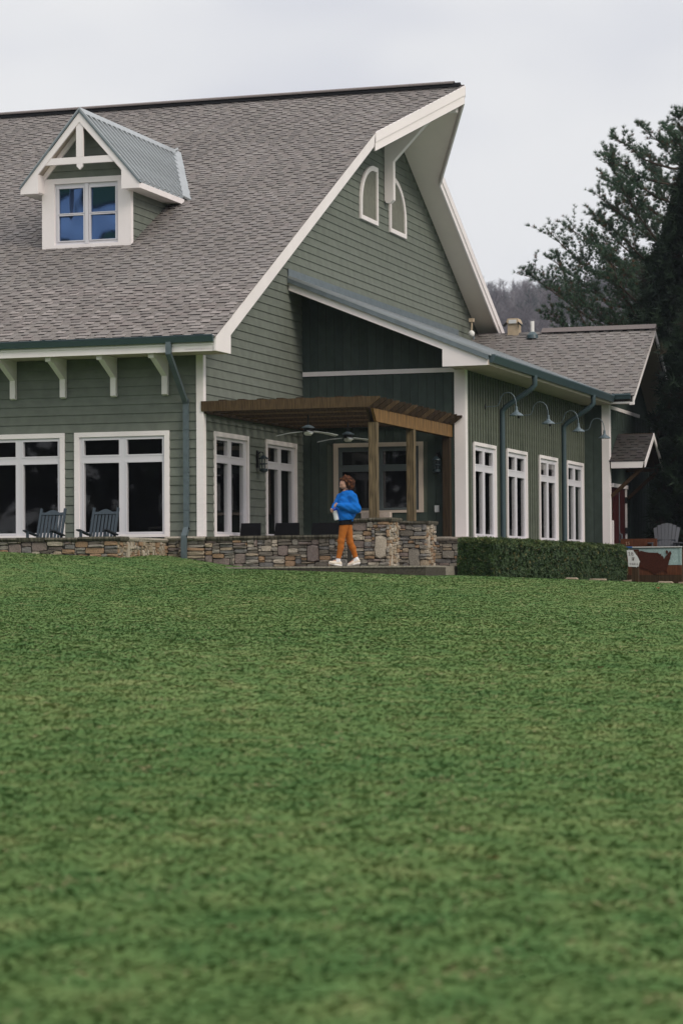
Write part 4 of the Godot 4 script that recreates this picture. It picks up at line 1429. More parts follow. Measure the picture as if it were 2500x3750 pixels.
# ------------------------------------------------------------------ pergola
func pergola() -> void:
	var p := thing("pergola", "brown timber pergola over the corner patio with orange-brown end beam", "pergola", Vector3(0, 0, 0))
	var tz := Transform3D(Basis(Vector3(0, 0, 1), Vector3.UP, Vector3(-1, 0, 0)), Vector3.ZERO)
	var b := MB.new()
	b.prism(PackedVector2Array([Vector2(-0.30, 2.438), Vector2(-0.52, 2.19), Vector2(-6.15, 2.18), Vector2(-6.15, 2.438)]), tz, -3.424, -3.372)
	obj("beam", b, M.timber_gold, p)
	var b2 := MB.new()
	b2.prism(PackedVector2Array([Vector2(-0.34, 2.437), Vector2(-0.54, 2.20), Vector2(-6.15, 2.18), Vector2(-6.15, 2.437)]), tz, -3.305, -3.262)
	obj("beam", b2, M.timber_dark, p)
	for q in [[3.345, -0.57, -0.32], [3.345, -3.20, -0.32], [3.325, -6.05, FLOOR]]:
		var m := MB.new()
		var y0: float = 0.30 if q[1] > -6.0 else 0.024
		m.box(Vector3(q[0] - 0.08, y0, q[1] - 0.08), Vector3(q[0] + 0.079, 2.179 if q[1] > -6 else 2.18, q[1] + 0.08))
		obj("post", m, M.timber_post if q[1] > -6.0 else M.timber_dark, p)
	for k in 15:
		var z := 0.055 - 0.437 * k
		var j := MB.new()
		j.prism(PackedVector2Array([Vector2(-0.005 if k == 0 else 0.082, 2.44), Vector2(3.44, 2.44), Vector2(3.66, 2.60), Vector2(3.66, 2.642), Vector2(-0.005 if k == 0 else 0.082, 2.642)]), Transform3D(Basis.IDENTITY, Vector3(0, 0, z)), -0.045, 0.0)
		obj("joist", j, M.timber_dark if k % 3 else M.timber_end, p)
	var l := MB.new()
	l.box(Vector3(0.027, 2.40, -6.14), Vector3(0.08, 2.63, 0.005))
	obj("ledger", l, M.timber_dark, p)
	for k in 8:
		var s := MB.new()
		var x := 0.35 + 0.40 * k
		s.box(Vector3(x, 2.643, -6.14), Vector3(x + 0.14, 2.665, 0.02))
		obj("top_slat", s, M.timber_dark, p)
	# two ceiling fans
	for k in 2:
		var at: Vector3 = [Vector3(1.61, 2.44, -1.75), Vector3(1.66, 2.44, -4.25)][k]
		var f := thing("ceiling_fan", ["nearer ceiling fan with pale blades hung from the pergola", "farther ceiling fan hung from the pergola before the alcove window"][k], "ceiling fan", at, 0.0, "ceiling fans under the pergola")
		var rod := MB.new()
		rod.tube([Vector3(0, 0, 0), Vector3(0, -0.24, 0)], [0.018, 0.018], 8)
		obj("rod", rod, M.black_metal, f)
		var dome := MB.new()
		dome.lathe([Vector2(0.0, -0.20), Vector2(0.04, -0.205), Vector2(0.13, -0.25), Vector2(0.135, -0.265), Vector2(0.0, -0.265)], Vector3.ZERO, 16)
		obj("canopy_plate", dome, M.lamp_blue, f)
		var mot := MB.new()
		mot.lathe([Vector2(0.0, -0.266), Vector2(0.09, -0.27), Vector2(0.10, -0.33), Vector2(0.05, -0.34), Vector2(0, -0.34)], Vector3.ZERO, 16)
		obj("motor", mot, M.black_metal, f)
		var li := MB.new()
		li.lathe([Vector2(0.0, -0.341), Vector2(0.085, -0.342), Vector2(0.09, -0.385), Vector2(0.06, -0.415), Vector2(0, -0.42)], Vector3.ZERO, 16)
		obj("light_bowl", li, M.white_plastic, f)
		for q in 3:
			var a := PI - 0.12 + TAU * q / 3.0
			var d := Vector3(cos(a), 0, -sin(a))
			var bl := MB.new()
			bl.beam(d * 0.11 + Vector3(0, -0.335, 0), d * 0.42 + Vector3(0, -0.355, 0), 0.085, 0.012, Vector3(0.2 * d.z, 1, -0.2 * d.x).normalized())
			bl.beam(d * 0.42 + Vector3(0, -0.355, 0), d * 0.70 + Vector3(0, -0.40, 0), 0.105, 0.012, Vector3(0.2 * d.z, 1, -0.2 * d.x).normalized())
			obj("blade", bl, M.fan_blade, f)

# ------------------------------------------------------------------ furniture and fittings round the patio
func rocking_chair(label: String, at: Vector3, turn: float) -> void:
	var c := thing("rocking_chair", label, "rocking chair", at, turn, "rocking chairs on the terrace")
	for sx: int in [-1, 1]:
		var x: float = sx * 0.25
		var p := MB.new()
		p.beam(Vector3(x, 0.05, -0.10), Vector3(x, 0.42, -0.16), 0.045, 0.045, Vector3(0, 0, 1))
		p.beam(Vector3(x, 0.42, -0.16), Vector3(x, 1.14, -0.43), 0.045, 0.045, Vector3(0, 0, 1))
		obj("back_post", p, M.slate_wood, c)
		var l := MB.new()
		l.box(Vector3(x - 0.022, 0.05, 0.24), Vector3(x + 0.022, 0.68, 0.285))
		obj("leg", l, M.slate_wood, c)
		var a := MB.new()
		a.beam(Vector3(x * 1.12, 0.705, 0.33), Vector3(x * 1.12, 0.61, -0.25), 0.085, 0.026)
		obj("arm", a, M.slate_dark, c)
		var k := MB.new()
		var pts := []
		var rad := []
		for i in 9:
			var t := -1.0 + i / 4.0
			pts.append(Vector3(x, 0.03 + 0.075 * t * t, -0.02 + 0.46 * t))
			rad.append(0.022)
		k.tube(pts, rad, 6)
		obj("rocker", k, M.slate_dark, c)
	var s := MB.new()
	for i in 6: s.box(Vector3(-0.25, 0.40 - 0.008 * i, 0.22 - 0.075 * i), Vector3(0.25, 0.42 - 0.008 * i, 0.28 - 0.075 * i))
	obj("seat", s, M.slate_wood, c)
	var q := Vector3(0, 0.72, -0.27).normalized()
	for i in 6:
		var x := -0.185 + 0.074 * i
		var b := MB.new()
		var crown := 0.03 * (1.0 - absf(x) / 0.2)
		b.beam(Vector3(x, 0.46, -0.172), Vector3(x, 1.035 + crown, -0.388 - crown * 0.4), 0.05, 0.014, Vector3(0, 0.35, 1).normalized())
		obj("back_slat", b, M.slate_wood, c)
	var cr := MB.new()
	var poly := PackedVector2Array([Vector2(-0.23, 0.0), Vector2(0.23, 0.0), Vector2(0.23, 0.055), Vector2(0.15, 0.05), Vector2(0.10, 0.075), Vector2(0.05, 0.10), Vector2(0, 0.108), Vector2(-0.05, 0.10), Vector2(-0.10, 0.075), Vector2(-0.15, 0.05), Vector2(-0.23, 0.055)])
	cr.prism(poly, Transform3D(Basis(Vector3.RIGHT, q, Vector3.RIGHT.cross(q)), Vector3(0, 1.01, -0.378)), -0.012, 0.020)
	obj("crest_rail", cr, M.slate_wood, c)
	var br := MB.new()
	br.beam(Vector3(-0.23, 0.46, -0.175), Vector3(0.23, 0.46, -0.175), 0.03, 0.06)
	obj("back_rail", br, M.slate_wood, c)

func adirondack(label: String, at: Vector3, turn: float) -> void:
	var c := thing("adirondack_chair", label, "garden chair", at, turn, "grey fan-back garden chairs")
	var s := MB.new()
	for i in 6: s.beam(Vector3(-0.26, 0.36 - 0.028 * i, 0.30 - 0.09 * i), Vector3(0.26, 0.36 - 0.028 * i, 0.30 - 0.09 * i), 0.075, 0.02)
	obj("seat", s, M.grey_plastic, c)
	for i in 7:
		var t := (i - 3) / 3.0
		var b := MB.new()
		var lo := Vector3(t * 0.205, 0.24, -0.16)
		var hi := Vector3(t * 0.300, 1.08 - 0.11 * t * t, -0.45)
		var w0 := 0.062
		var w1 := 0.092
		var n := Vector3(0, 0.33, 0.94)
		var d := Vector3(0.5, 0, 0)
		var tilt := Vector3(0, -0.014 * t, 0)
		b.hexa([lo - d * w0, lo + d * w0, lo + d * w0 - n * 0.018, lo - d * w0 - n * 0.018, hi - d * w1 - tilt, hi + d * w1 + tilt, hi + d * w1 + tilt - n * 0.018, hi - d * w1 - tilt - n * 0.018])
		obj("back_slat", b, M.grey_plastic, c)
	var r := MB.new()
	r.beam(Vector3(-0.24, 0.62, -0.315), Vector3(0.24, 0.62, -0.315), 0.03, 0.06)
	r.beam(Vector3(-0.20, 0.34, -0.225), Vector3(0.20, 0.34, -0.225), 0.03, 0.06)
	obj("back_rail", r, M.slate_dark, c)
	for sx: int in [-1, 1]:
		var a := MB.new()
		a.box(Vector3(sx * 0.34 - 0.065, 0.55, -0.36), Vector3(sx * 0.34 + 0.065, 0.572, 0.36))
		obj("arm", a, M.grey_plastic, c)
		var l := MB.new()
		l.box(Vector3(sx * 0.29 - 0.012, 0.0, 0.22), Vector3(sx * 0.29 + 0.012, 0.549, 0.33))
		obj("leg", l, M.grey_plastic, c)
		var k := MB.new()
		k.beam(Vector3(sx * 0.265, 0.30, 0.34), Vector3(sx * 0.265, 0.05, -0.55), 0.024, 0.11)
		obj("leg", k, M.grey_plastic, c)

func wicker_seat(called: String, label: String, category: String, at: Vector3, turn: float, w: float) -> void:
	var c := thing(called, label, category, at, turn)
	var h := w * 0.5
	var s := MB.new()
	s.box(Vector3(-h, 0.22, -0.28), Vector3(h, 0.42, 0.30))
	obj("seat", s, M.black_wicker, c)
	var b := MB.new()
	b.hexa([Vector3(-h, 0.42, -0.28), Vector3(h, 0.42, -0.28), Vector3(h, 0.42, -0.19), Vector3(-h, 0.42, -0.19), Vector3(-h + 0.02, 0.90, -0.36), Vector3(h - 0.02, 0.90, -0.36), Vector3(h - 0.02, 0.90, -0.30), Vector3(-h + 0.02, 0.90, -0.30)])
	obj("backrest", b, M.black_wicker, c)
	for sx: int in [-1, 1]:
		var a := MB.new()
		a.box(Vector3(sx * h - 0.04, 0.42, -0.25), Vector3(sx * h + 0.04, 0.64, 0.30))
		obj("arm", a, M.black_wicker, c)
		for z in [-0.22, 0.24]:
			var l := MB.new()
			l.box(Vector3(sx * (h - 0.04) - 0.02, 0.0, z - 0.02), Vector3(sx * (h - 0.04) + 0.02, 0.22, z + 0.02))
			obj("leg", l, M.black_metal, c)

func lantern(label: String, at: Vector3, turn: float) -> void:
	var c := thing("wall_lantern", label, "lantern", at, turn, "wall lanterns in the patio corner")
	var p := MB.new()
	p.box(Vector3(-0.05, -0.20, 0.0), Vector3(0.05, 0.16, 0.02))
	obj("back_plate", p, M.black_metal, c)
	var a := MB.new()
	a.tube([Vector3(0, 0.08, 0.02), Vector3(0, 0.13, 0.07), Vector3(0, 0.12, 0.13), Vector3(0, 0.06, 0.14)], [0.012, 0.012, 0.012, 0.012], 6)
	obj("bracket", a, M.black_metal, c)
	var r := MB.new()
	r.lathe([Vector2(0.0, 0.08), Vector2(0.03, 0.05), Vector2(0.10, 0.0), Vector2(0.105, -0.02), Vector2(0.0, -0.02)], Vector3(0, 0, 0.14), 12)
	obj("lantern_cap", r, M.teal_metal, c)
	var b := MB.new()
	b.lathe([Vector2(0.0, -0.22), Vector2(0.09, -0.22), Vector2(0.09, -0.27), Vector2(0.04, -0.30), Vector2(0.0, -0.31)], Vector3(0, 0, 0.14), 12)
	for k in 8:
		var t := TAU * k / 8
		b.tube([Vector3(cos(t) * 0.08, -0.02, 0.14 + sin(t) * 0.08), Vector3(cos(t) * 0.085, -0.22, 0.14 + sin(t) * 0.085)], [0.006, 0.006], 5)
	b.lathe([Vector2(0.086, -0.11), Vector2(0.092, -0.12), Vector2(0.086, -0.13)], Vector3(0, 0, 0.14), 12)
	obj("cage", b, M.teal_metal, c)
	var g := MB.new()
	g.tube([Vector3(0, -0.03, 0.14), Vector3(0, -0.215, 0.14)], [0.05, 0.05], 12, false)
	obj("lamp_glass", g, M.glass, c)

func patio_things() -> void:
	rocking_chair("dark slate rocking chair left, overlapping the trim between two windows", Vector3(-2.72, -0.60, 1.46), 0.02)
	rocking_chair("dark slate rocking chair right, in front of the window nearest the downspout", Vector3(-1.60, -0.60, 1.46), 0.02)
	wicker_seat("wicker_chair", "dark woven armchair before the first gable window, left of the patio seats", "armchair", Vector3(0.42, -0.63, -1.35), 0.05, 0.44)
	wicker_seat("wicker_chair", "dark woven armchair between the two gable windows' mullion and the bench", "armchair", Vector3(1.10, -0.63, -1.55), -0.05, 0.54)
	wicker_seat("wicker_bench", "long dark woven bench on the patio behind the person", "bench", Vector3(2.02, -0.63, -1.9), 0.0, 1.0)
	lantern("black caged wall lantern on the clapboard between the two gable windows", Vector3(0.03, 1.66, -3.12), PI / 2)
	lantern("dim teal wall lantern right of the alcove window", Vector3(3.10, 1.70, -6.15), 0.0)
	var e := thing("utility_box", "small pale utility box on the alcove wall under the lantern", "electrical box", Vector3(3.078, 0.63, -6.15))
	var m := MB.new()
	m.box(Vector3(-0.046, -0.072, 0.0), Vector3(0.046, 0.072, 0.05))
	obj("box_body", m, M.white_metal, e)
	var l := MB.new()
	l.box(Vector3(-0.05, -0.06, 0.0505), Vector3(0.05, 0.076, 0.062))
	obj("lid", l, M.white_metal, e)
	var b := MB.new()
	b.box(Vector3(-0.29, 0.0, -0.08), Vector3(0.29, 0.125, 0.08))
	var o := obj("stone_block", b, M.beige_block)
	o.position = Vector3(3.34, 0.301, -0.75)
	tag(o, "flat beige stone block lying on the nearer pier behind its post", "block")

# ------------------------------------------------------------------ gooseneck lamps on the wing, globe floodlight at the gable
func lamps() -> void:
	var where := ["first gooseneck lamp from the white corner post, above the first tall window", "second gooseneck lamp from the white corner post, above the second tall window", "third gooseneck lamp, just left of the far downspout's bend", "last gooseneck lamp, overlapping the far white post"]
	var zs := [-7.85, -11.0, -14.3, -17.45]
	var proto: Node3D
	for k in 4:
		if k == 0:
			proto = thing("gooseneck_lamp", where[0], "lamp", Vector3(3.69, 2.94, zs[0]), 0.0, "gooseneck lamps along the wing")
			var p := MB.new()
			p.tube([Vector3(0.031, 0, 0), Vector3(0.05, 0, 0)], [0.07, 0.06], 12)
			obj("wall_plate", p, M.black_metal, proto)
			var a := MB.new()
			var pts := [Vector3(0.04, 0, 0), Vector3(0.26, 0.0, 0), Vector3(0.33, 0.02, 0), Vector3(0.37, 0.10, 0), Vector3(0.40, 0.21, 0), Vector3(0.46, 0.28, 0), Vector3(0.54, 0.305, 0), Vector3(0.63, 0.285, 0), Vector3(0.70, 0.21, 0), Vector3(0.735, 0.10, 0), Vector3(0.745, -0.03, 0)]
			var rad := []
			for q in pts: rad.append(0.0115)
			a.tube(pts, rad, 8)
			obj("arm", a, M.lamp_blue, proto)
			var s := MB.new()
			s.lathe([Vector2(0.02, -0.01), Vector2(0.028, -0.02), Vector2(0.034, -0.10), Vector2(0.055, -0.135), Vector2(0.12, -0.175), Vector2(0.155, -0.205), Vector2(0.158, -0.222), Vector2(0.150, -0.222), Vector2(0.115, -0.18), Vector2(0.05, -0.145), Vector2(0.0, -0.14)], Vector3(0.745, 0, 0), 20)
			obj("shade", s, M.lamp_blue, proto)
			var bu := MB.new()
			bu.ball(Vector3(0.745, -0.185, 0), Vector3(0.03, 0.04, 0.03), 8, 6)
			obj("bulb", bu, M.white_plastic, proto)
		else:
			var c := proto.duplicate()
			c.name = "gooseneck_lamp_%03d" % k
			add_child(c, true)
			c.position = Vector3(3.69, 2.94, zs[k])
			c.set_meta("label", where[k])
	var f := thing("floodlight", "white globe floodlight at the foot of the gable's right overhang", "floodlight", Vector3(0.3, 5.80, -19.78))
	var g := MB.new()
	g.ball(Vector3.ZERO, Vector3(0.09, 0.095, 0.09), 16, 10)
	obj("globe", g, M.white_plastic, f)
	var st := MB.new()
	st.tube([Vector3(0, 0.09, 0), Vector3(0.01, 0.32, -0.01)], [0.022, 0.03], 8)
	st.box(Vector3(-0.06, 0.32, -0.06), Vector3(0.07, 0.42, 0.05))
	obj("stem", st, M.tan_vent, f)
	var tail := MB.new()
	tail.tube([Vector3(0.05, -0.06, -0.02), Vector3(0.06, -0.16, -0.02)], [0.025, 0.02], 8)
	obj("sensor", tail, M.metal_edge, f)

# ------------------------------------------------------------------ raised planter, tee sign, chairs and bench at the right
func text(parent: Node, called: String, what: String, size: float, at: Transform3D, key: String, font := "Droid Serif") -> void:
	var t := TextMesh.new()
	var f := SystemFont.new()
	f.font_names = PackedStringArray([font])
	t.font = f
	t.text = what
	t.font_size = 64
	t.pixel_size = size / 64.0
	t.depth = 0.004
	t.curve_step = 2.0
	var o := MeshInstance3D.new()
	o.name = called
	o.mesh = t
	o.material_override = M[key]
	o.transform = at
	parent.add_child(o, true)

func right_corner() -> void:
	var pl := thing("raised_planter", "rusty wooden planter box with teal galvanised panel right of the hedge", "planter", Vector3(5.25, -1.08, -16.0))
	var w := 1.41
	var core := MB.new()
	core.box(Vector3(0.03, 0.0, -1.4), Vector3(w - 0.03, 0.90, -0.05))
	obj("planter_body", core, M.brown_wood, pl)
	var soil := MB.new()
	soil.box(Vector3(0.05, 0.901, -1.35), Vector3(w - 0.05, 0.93, -0.08))
	obj("soil", soil, M.soil, pl)
	for k in 2:
		var q := MB.new()
		q.box(Vector3(0.0, 0.01 + k * 0.245, -0.045), Vector3(w, 0.25 + k * 0.245, -0.002 * k))
		obj("plank", q, M.brown_wood if k == 0 else M.rust_wood, pl)
	for x in [0.0, w - 0.05]:
		var q := MB.new()
		q.box(Vector3(x, 0.50, -0.045), Vector3(x + 0.05, 0.93, 0.004))
		obj("corner_strip", q, M.galvanised if x > 0.5 else M.rust_wood, pl)
	var gp := MB.new()
	gp.box(Vector3(0.051, 0.505, -0.04), Vector3(w - 0.051, 0.93, -0.012))
	obj("galvanised_panel", gp, M.galvanised, pl)
	var r1 := MB.new()
	r1.box(Vector3(-0.01, 0.945, -0.08), Vector3(0.17, 0.972, 0.025))
	obj("rim_board", r1, M.blue_plastic, pl)
	var r2 := MB.new()
	r2.box(Vector3(0.172, 0.945, -0.08), Vector3(w + 0.01, 0.968, 0.022))
	obj("rim_board", r2, M.sign_white, pl)
	var r3 := MB.new()
	r3.box(Vector3(-0.005, 0.931, -0.08), Vector3(w + 0.005, 0.9445, 0.012))
	obj("rim_shadow_board", r3, M.brown_wood, pl)
	# rusty steel map silhouettes
	var k := 0.001236
	var conv := func(pts: Array, ox: float, oy: float, x0: float, y0: float, kk: float):
		var a := PackedVector2Array()
		for p in pts: a.append(Vector2(x0 + (p[0] - ox) * kk, y0 - (p[1] - oy) * kk))
		return a
	var us := [[470, 740], [655, 738], [662, 785], [700, 768], [780, 790], [870, 806], [960, 808], [1050, 812], [1080, 842], [1118, 836], [1105, 905], [1118, 870], [1135, 866], [1160, 905], [1168, 945], [1200, 890], [1245, 845], [1262, 815], [1290, 782], [1312, 790], [1326, 825], [1305, 880], [1300, 930], [1275, 975], [1262, 1040], [1238, 1105], [1225, 1165], [1240, 1235], [1222, 1245], [1195, 1190], [1130, 1185], [1060, 1200], [985, 1262], [940, 1225], [880, 1165], [800, 1150], [740, 1140], [640, 1095], [560, 1040], [480, 960]]
	var um := MB.new()
	um.prism(conv.call(us, 385, 690, 0.0, 0.963, k), Transform3D.IDENTITY, 0.01, 0.018)
	um.prism(conv.call([[1208, 770], [1238, 762], [1258, 790], [1250, 830], [1222, 836], [1208, 812]], 385, 690, 0.0, 0.963, k), Transform3D.IDENTITY, 0.01, 0.018)
	var o := obj("steel_map", um, M.rust)
	o.position = Vector3(5.25, -1.08, -16.0)
	tag(o, "rusty steel cut-out map fixed on the front of the raised planter", "wall sign")
	# tee sign
	var s := thing("tee_sign", "white tee sign reading 18 PAR 4 on a short dark post", "sign", Vector3(6.25, -1.06, -12.0))
	var post := MB.new()
	post.box(Vector3(-0.075, -0.1, -0.15), Vector3(0.078, 0.45, -0.005))
	obj("post", post, M.brown_wood, s)
	var pb := MB.new()
	pb.box(Vector3(-0.05, 0.45, -0.06), Vector3(0.05, 0.80, -0.005))
	obj("sign_batten", pb, M.brown_wood, s)
	var gs := MB.new()
	gs.prism(conv.call([[405, 745], [540, 742], [548, 770], [572, 800], [600, 842], [622, 868], [640, 905], [655, 935], [665, 965], [680, 970], [668, 1000], [658, 1025], [650, 1080], [616, 1086], [608, 1106], [596, 1088], [440, 1082], [436, 1000], [437, 950], [425, 900], [418, 850]], 480, 1440, -0.10, 0.02, 0.00115), Transform3D.IDENTITY, 0.0, 0.012)
	obj("sign_board", gs, M.sign_white, s)
	text(s, "number", "18", 0.118, Transform3D(Basis.IDENTITY, Vector3(-0.10 + (490 - 480) * 0.00115, 0.02 + (1440 - 822) * 0.00115, 0.014)), "sign_ink")
	text(s, "par_text", "PAR 4", 0.072, Transform3D(Basis.IDENTITY, Vector3(-0.10 + (550 - 480) * 0.00115, 0.02 + (1440 - 1028) * 0.00115, 0.014)), "sign_ink")
	for q in [["S", -0.020, 0.0, 0.07], ["C", 0.022, 0.0, 0.07], ["T", 0.0, 0.004, 0.11]]:
		text(s, "monogram", q[0], q[3], Transform3D(Basis.IDENTITY, Vector3(-0.10 + (540 - 480) * 0.00115 + q[1], 0.02 + (1440 - 928) * 0.00115 + q[2], 0.014 + 0.001 * absf(q[1] * 30.0))), "rust")
	# bench back with a number, in front of the door
	var b := thing("wooden_bench", "rust-brown bench board marked 15 behind the hedge's end", "bench", Vector3(4.80, -0.55, -17.6))
	var bb := MB.new()
	bb.box(Vector3(0.0, 0.44, -0.04), Vector3(0.95, 0.665, 0.0))
	obj("backrest", bb, M.rust_wood, b)
	var bsx := MB.new()
	bsx.box(Vector3(0.0, 0.30, -0.40), Vector3(0.95, 0.34, -0.041))
	obj("seat", bsx, M.rust_wood, b)
	for x in [0.05, 0.86]:
		var lg := MB.new()
		lg.box(Vector3(x, 0.0, -0.39), Vector3(x + 0.05, 0.299, -0.05))
		obj("leg", lg, M.rust_wood, b)
	text(b, "number", "15", 0.11, Transform3D(Basis.IDENTITY, Vector3(0.185, 0.545, 0.003)), "sign_text_tan")
	adirondack("grey fan-back garden chair beside the planter, whole back in view", Vector3(5.93, -0.56, -17.75), 0.06)
	adirondack("grey fan-back garden chair cut off by the picture's right edge", Vector3(6.62, -0.56, -18.1), -0.5)
	var d := MB.new()
	d.box(Vector3(4.40, -1.3, -26.0), Vector3(11.0, -0.565, -17.45))
	structure("upper_patio", d, M.concrete_dark)
	# rough edging stones along the hedge foot
	for q in [[5.62, -8.0, 0.30, "flat tan edging stone half sunk in turf below the hedge's middle"], [5.66, -10.6, 0.42, "longer tan edging stone in turf below the hedge, under the far downspout"], [5.95, -12.9, 0.36, "tan edging stone in the turf just left of the tee sign's post"], [6.45, -14.9, 0.40, "tan edging stone in the turf just right of the tee sign's post"], [6.95, -15.1, 0.44, "last tan edging stone, below the planter's right end"]]:
		var st := obj("edging_stone", stone_units[int(q[2] * 100) % 10], M.stone2)
		st.transform = Transform3D(Basis(Vector3(0.03, 0, q[2]) if false else Vector3(q[2], 0.0, 0.0), Vector3(0, 0, -0.16), Vector3(0, 0.09, 0)), Vector3(q[0], ground(q[0], q[1]) - 0.03, q[1]))
		tag(st, q[3], "stone", "edging stones along the hedge")

# ------------------------------------------------------------------ clipped hedge
func hedge() -> void:
	var h := thing("hedge", "long clipped dark green box hedge along the wing's tall windows", "hedge", Vector3(5.12, 0, -8.3))
	var core := MB.new()
	core.box(Vector3(-0.24, -1.1, -6.65), Vector3(0.26, -0.20, 6.65))
	obj("hedge_core", core, M.soil, h)
	var leaf := MB.new()
	leaf.colored = true
	for k in 5:
		var a := TAU * k / 5.0
		var d := Vector3(cos(a), 0.55, sin(a)).normalized()
		var s := Vector3(-sin(a), 0, cos(a))
		leaf.quad(Vector3.ZERO, d * 0.022 + s * 0.009, d * 0.045, d * 0.022 - s * 0.009)
	var r := RandomNumberGenerator.new()
	r.seed = 88
	var f := FastNoiseLite.new()
	f.seed = 9
	f.frequency = 1.7
	var n := 46000
	var mm := MultiMesh.new()
	mm.transform_format = MultiMesh.TRANSFORM_3D
	mm.use_colors = true
	mm.mesh = leaf.mesh()
	mm.instance_count = n
	for i in n:
		var z := r.randf_range(-6.78, 6.80)
		var x := 0.0
		var y := 0.0
		var nn := Vector3.UP
		var pick := r.randf()
		if pick < 0.50:
			x = 0.33; y = r.randf_range(-1.0, -0.11); nn = Vector3(1, 0.1, 0)
		elif pick < 0.76:
			x = r.randf_range(-0.33, 0.35); y = -0.105; nn = Vector3(0, 1, 0)
		elif pick < 0.88:
			z = 6.80; x = r.randf_range(-0.33, 0.34); y = r.randf_range(-0.95, -0.11); nn = Vector3(0, 0.1, 1)
		else:
			x = -0.33; y = r.randf_range(-0.95, -0.11); nn = Vector3(-1, 0.1, 0)
		var bump := f.get_noise_3d(x * 2.0, y * 2.0, z * 2.0)
		var inner := -absf(r.randfn(0.0, 0.045)) + bump * 0.055
		if y > -0.16 and pick < 0.76: inner += absf(r.randfn(0, 0.012))
		# soft shoulders
		var p := Vector3(x, y, z) + nn * inner
		var edge := maxf(0.0, p.x - 0.22) / 0.11
		if y > -0.2: p.y -= 0.05 * edge * edge
		var up := (nn + Vector3(r.randf_range(-0.8, 0.8), r.randf_range(-0.3, 1.0), r.randf_range(-0.8, 0.8))).normalized()
		var side := up.cross(Vector3(r.randf() - 0.5, r.randf() - 0.5, r.randf() - 0.5)).normalized()
		var s := r.randf_range(0.7, 1.35)
		mm.set_instance_transform(i, Transform3D(Basis(side, up, side.cross(up)) * s, p))
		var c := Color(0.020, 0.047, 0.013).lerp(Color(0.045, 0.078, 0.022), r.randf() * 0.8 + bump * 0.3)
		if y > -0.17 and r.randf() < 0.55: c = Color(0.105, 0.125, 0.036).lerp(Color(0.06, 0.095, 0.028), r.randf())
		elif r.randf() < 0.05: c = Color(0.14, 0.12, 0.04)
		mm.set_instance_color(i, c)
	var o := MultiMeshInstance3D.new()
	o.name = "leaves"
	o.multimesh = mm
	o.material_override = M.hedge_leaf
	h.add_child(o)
	o.set_meta("kind", "stuff")

# ------------------------------------------------------------------ trees
func pine(label: String, base: Vector3, height: float, reach: float, sd: int) -> void:
	var t := thing("pine_tree", label, "tree", base)
	var r := RandomNumberGenerator.new()
	r.seed = sd
	var tr := MB.new()
	tr.tube([Vector3(0, -0.5, 0), Vector3(0.1, height * 0.4, 0.05), Vector3(0.0, height * 0.8, -0.05), Vector3(0.05, height, 0)], [0.30, 0.22, 0.09, 0.02], 9)
	obj("trunk", tr, M.bark, t)
	var br := MB.new()
	var tufts := []
	var y := 2.6
	while y < height - 0.3:
		var rem := height - y
		for k in 5:
			var an := TAU * (k + r.randf() * 0.7) / 5.0 + y * 2.1
			var L := minf(reach * sqrt(rem), 5.3) * r.randf_range(0.76, 1.12) + 0.2
			if y < 6.0: L *= 0.7
			var rise := r.randf_range(0.12, 0.42) + 0.35 * (y / height)
			var d := Vector3(cos(an), rise, sin(an))
			var o := Vector3(0.05, y, 0)
			var pts := []
			var rad := []
			for i in 6:
				var s := i / 5.0
				pts.append(o + Vector3(d.x * L * s, L * (rise * s * 0.55 + 0.22 * s * s - 0.08 * sin(s * PI)), d.z * L * s) + Vector3(r.randf_range(-1, 1), r.randf_range(-1, 1), r.randf_range(-1, 1)) * 0.04 * L * s)
				rad.append(lerpf(0.02 + 0.014 * L, 0.008, s))
			br.tube(pts, rad, 5, false)
			var nsub := int(12 + L * 10.5)
			for q in nsub:
				var s := lerpf(0.22, 1.0, pow(r.randf(), 0.75))
				var f := s * 5.0
				var i0 := mini(int(f), 4)
				var a: Vector3 = pts[i0].lerp(pts[i0 + 1], f - i0)
				var along: Vector3 = (pts[i0 + 1] - pts[i0]).normalized()
				var sl := L * r.randf_range(0.08, 0.24) * (1.15 - s * 0.5) + 0.16
				var sd2 := (along * r.randf_range(0.5, 1.1) + Vector3(r.randf_range(-1, 1), r.randf_range(-0.15, 0.75), r.randf_range(-1, 1)) * 0.85).normalized()
				var e := a + sd2 * sl
				br.tube([a, e], [0.011, 0.005], 3, false)
				var nt := 2 + int(sl * 7.0)
				for w in nt:
					var p := a.lerp(e, lerpf(0.35, 1.0, (w + r.randf()) / nt)) + Vector3(r.randf_range(-1, 1), r.randf_range(-1, 1), r.randf_range(-1, 1)) * 0.05
					tufts.append([p, (sd2 + Vector3(0, r.randf_range(0.1, 0.9), 0)).normalized(), r.randf_range(0.75, 1.25), r.randf()])
		y += r.randf_range(0.5, 0.78)
	obj("branches", br, M.twig, t)
	var tm := MB.new()
	tm.colored = true
	var r2 := RandomNumberGenerator.new()
	r2.seed = 5
	for k in 16:
		var a := TAU * k / 16.0 * 2.4
		var op := 0.25 + 0.75 * (k / 16.0)
		var d := Vector3(cos(a) * op, 1.15 - op * 0.6, sin(a) * op).normalized()
		var s := d.cross(Vector3(r2.randf() - 0.5, r2.randf() - 0.5, r2.randf() - 0.5)).normalized() * 0.009
		var l := r2.randf_range(0.10, 0.17)
		tm.tri(-s, s, d * l)
	crown(t, tufts, tm.mesh(), Color(0.040, 0.085, 0.052), Color(0.080, 0.125, 0.074), Color(0.11, 0.065, 0.035), 0.06)

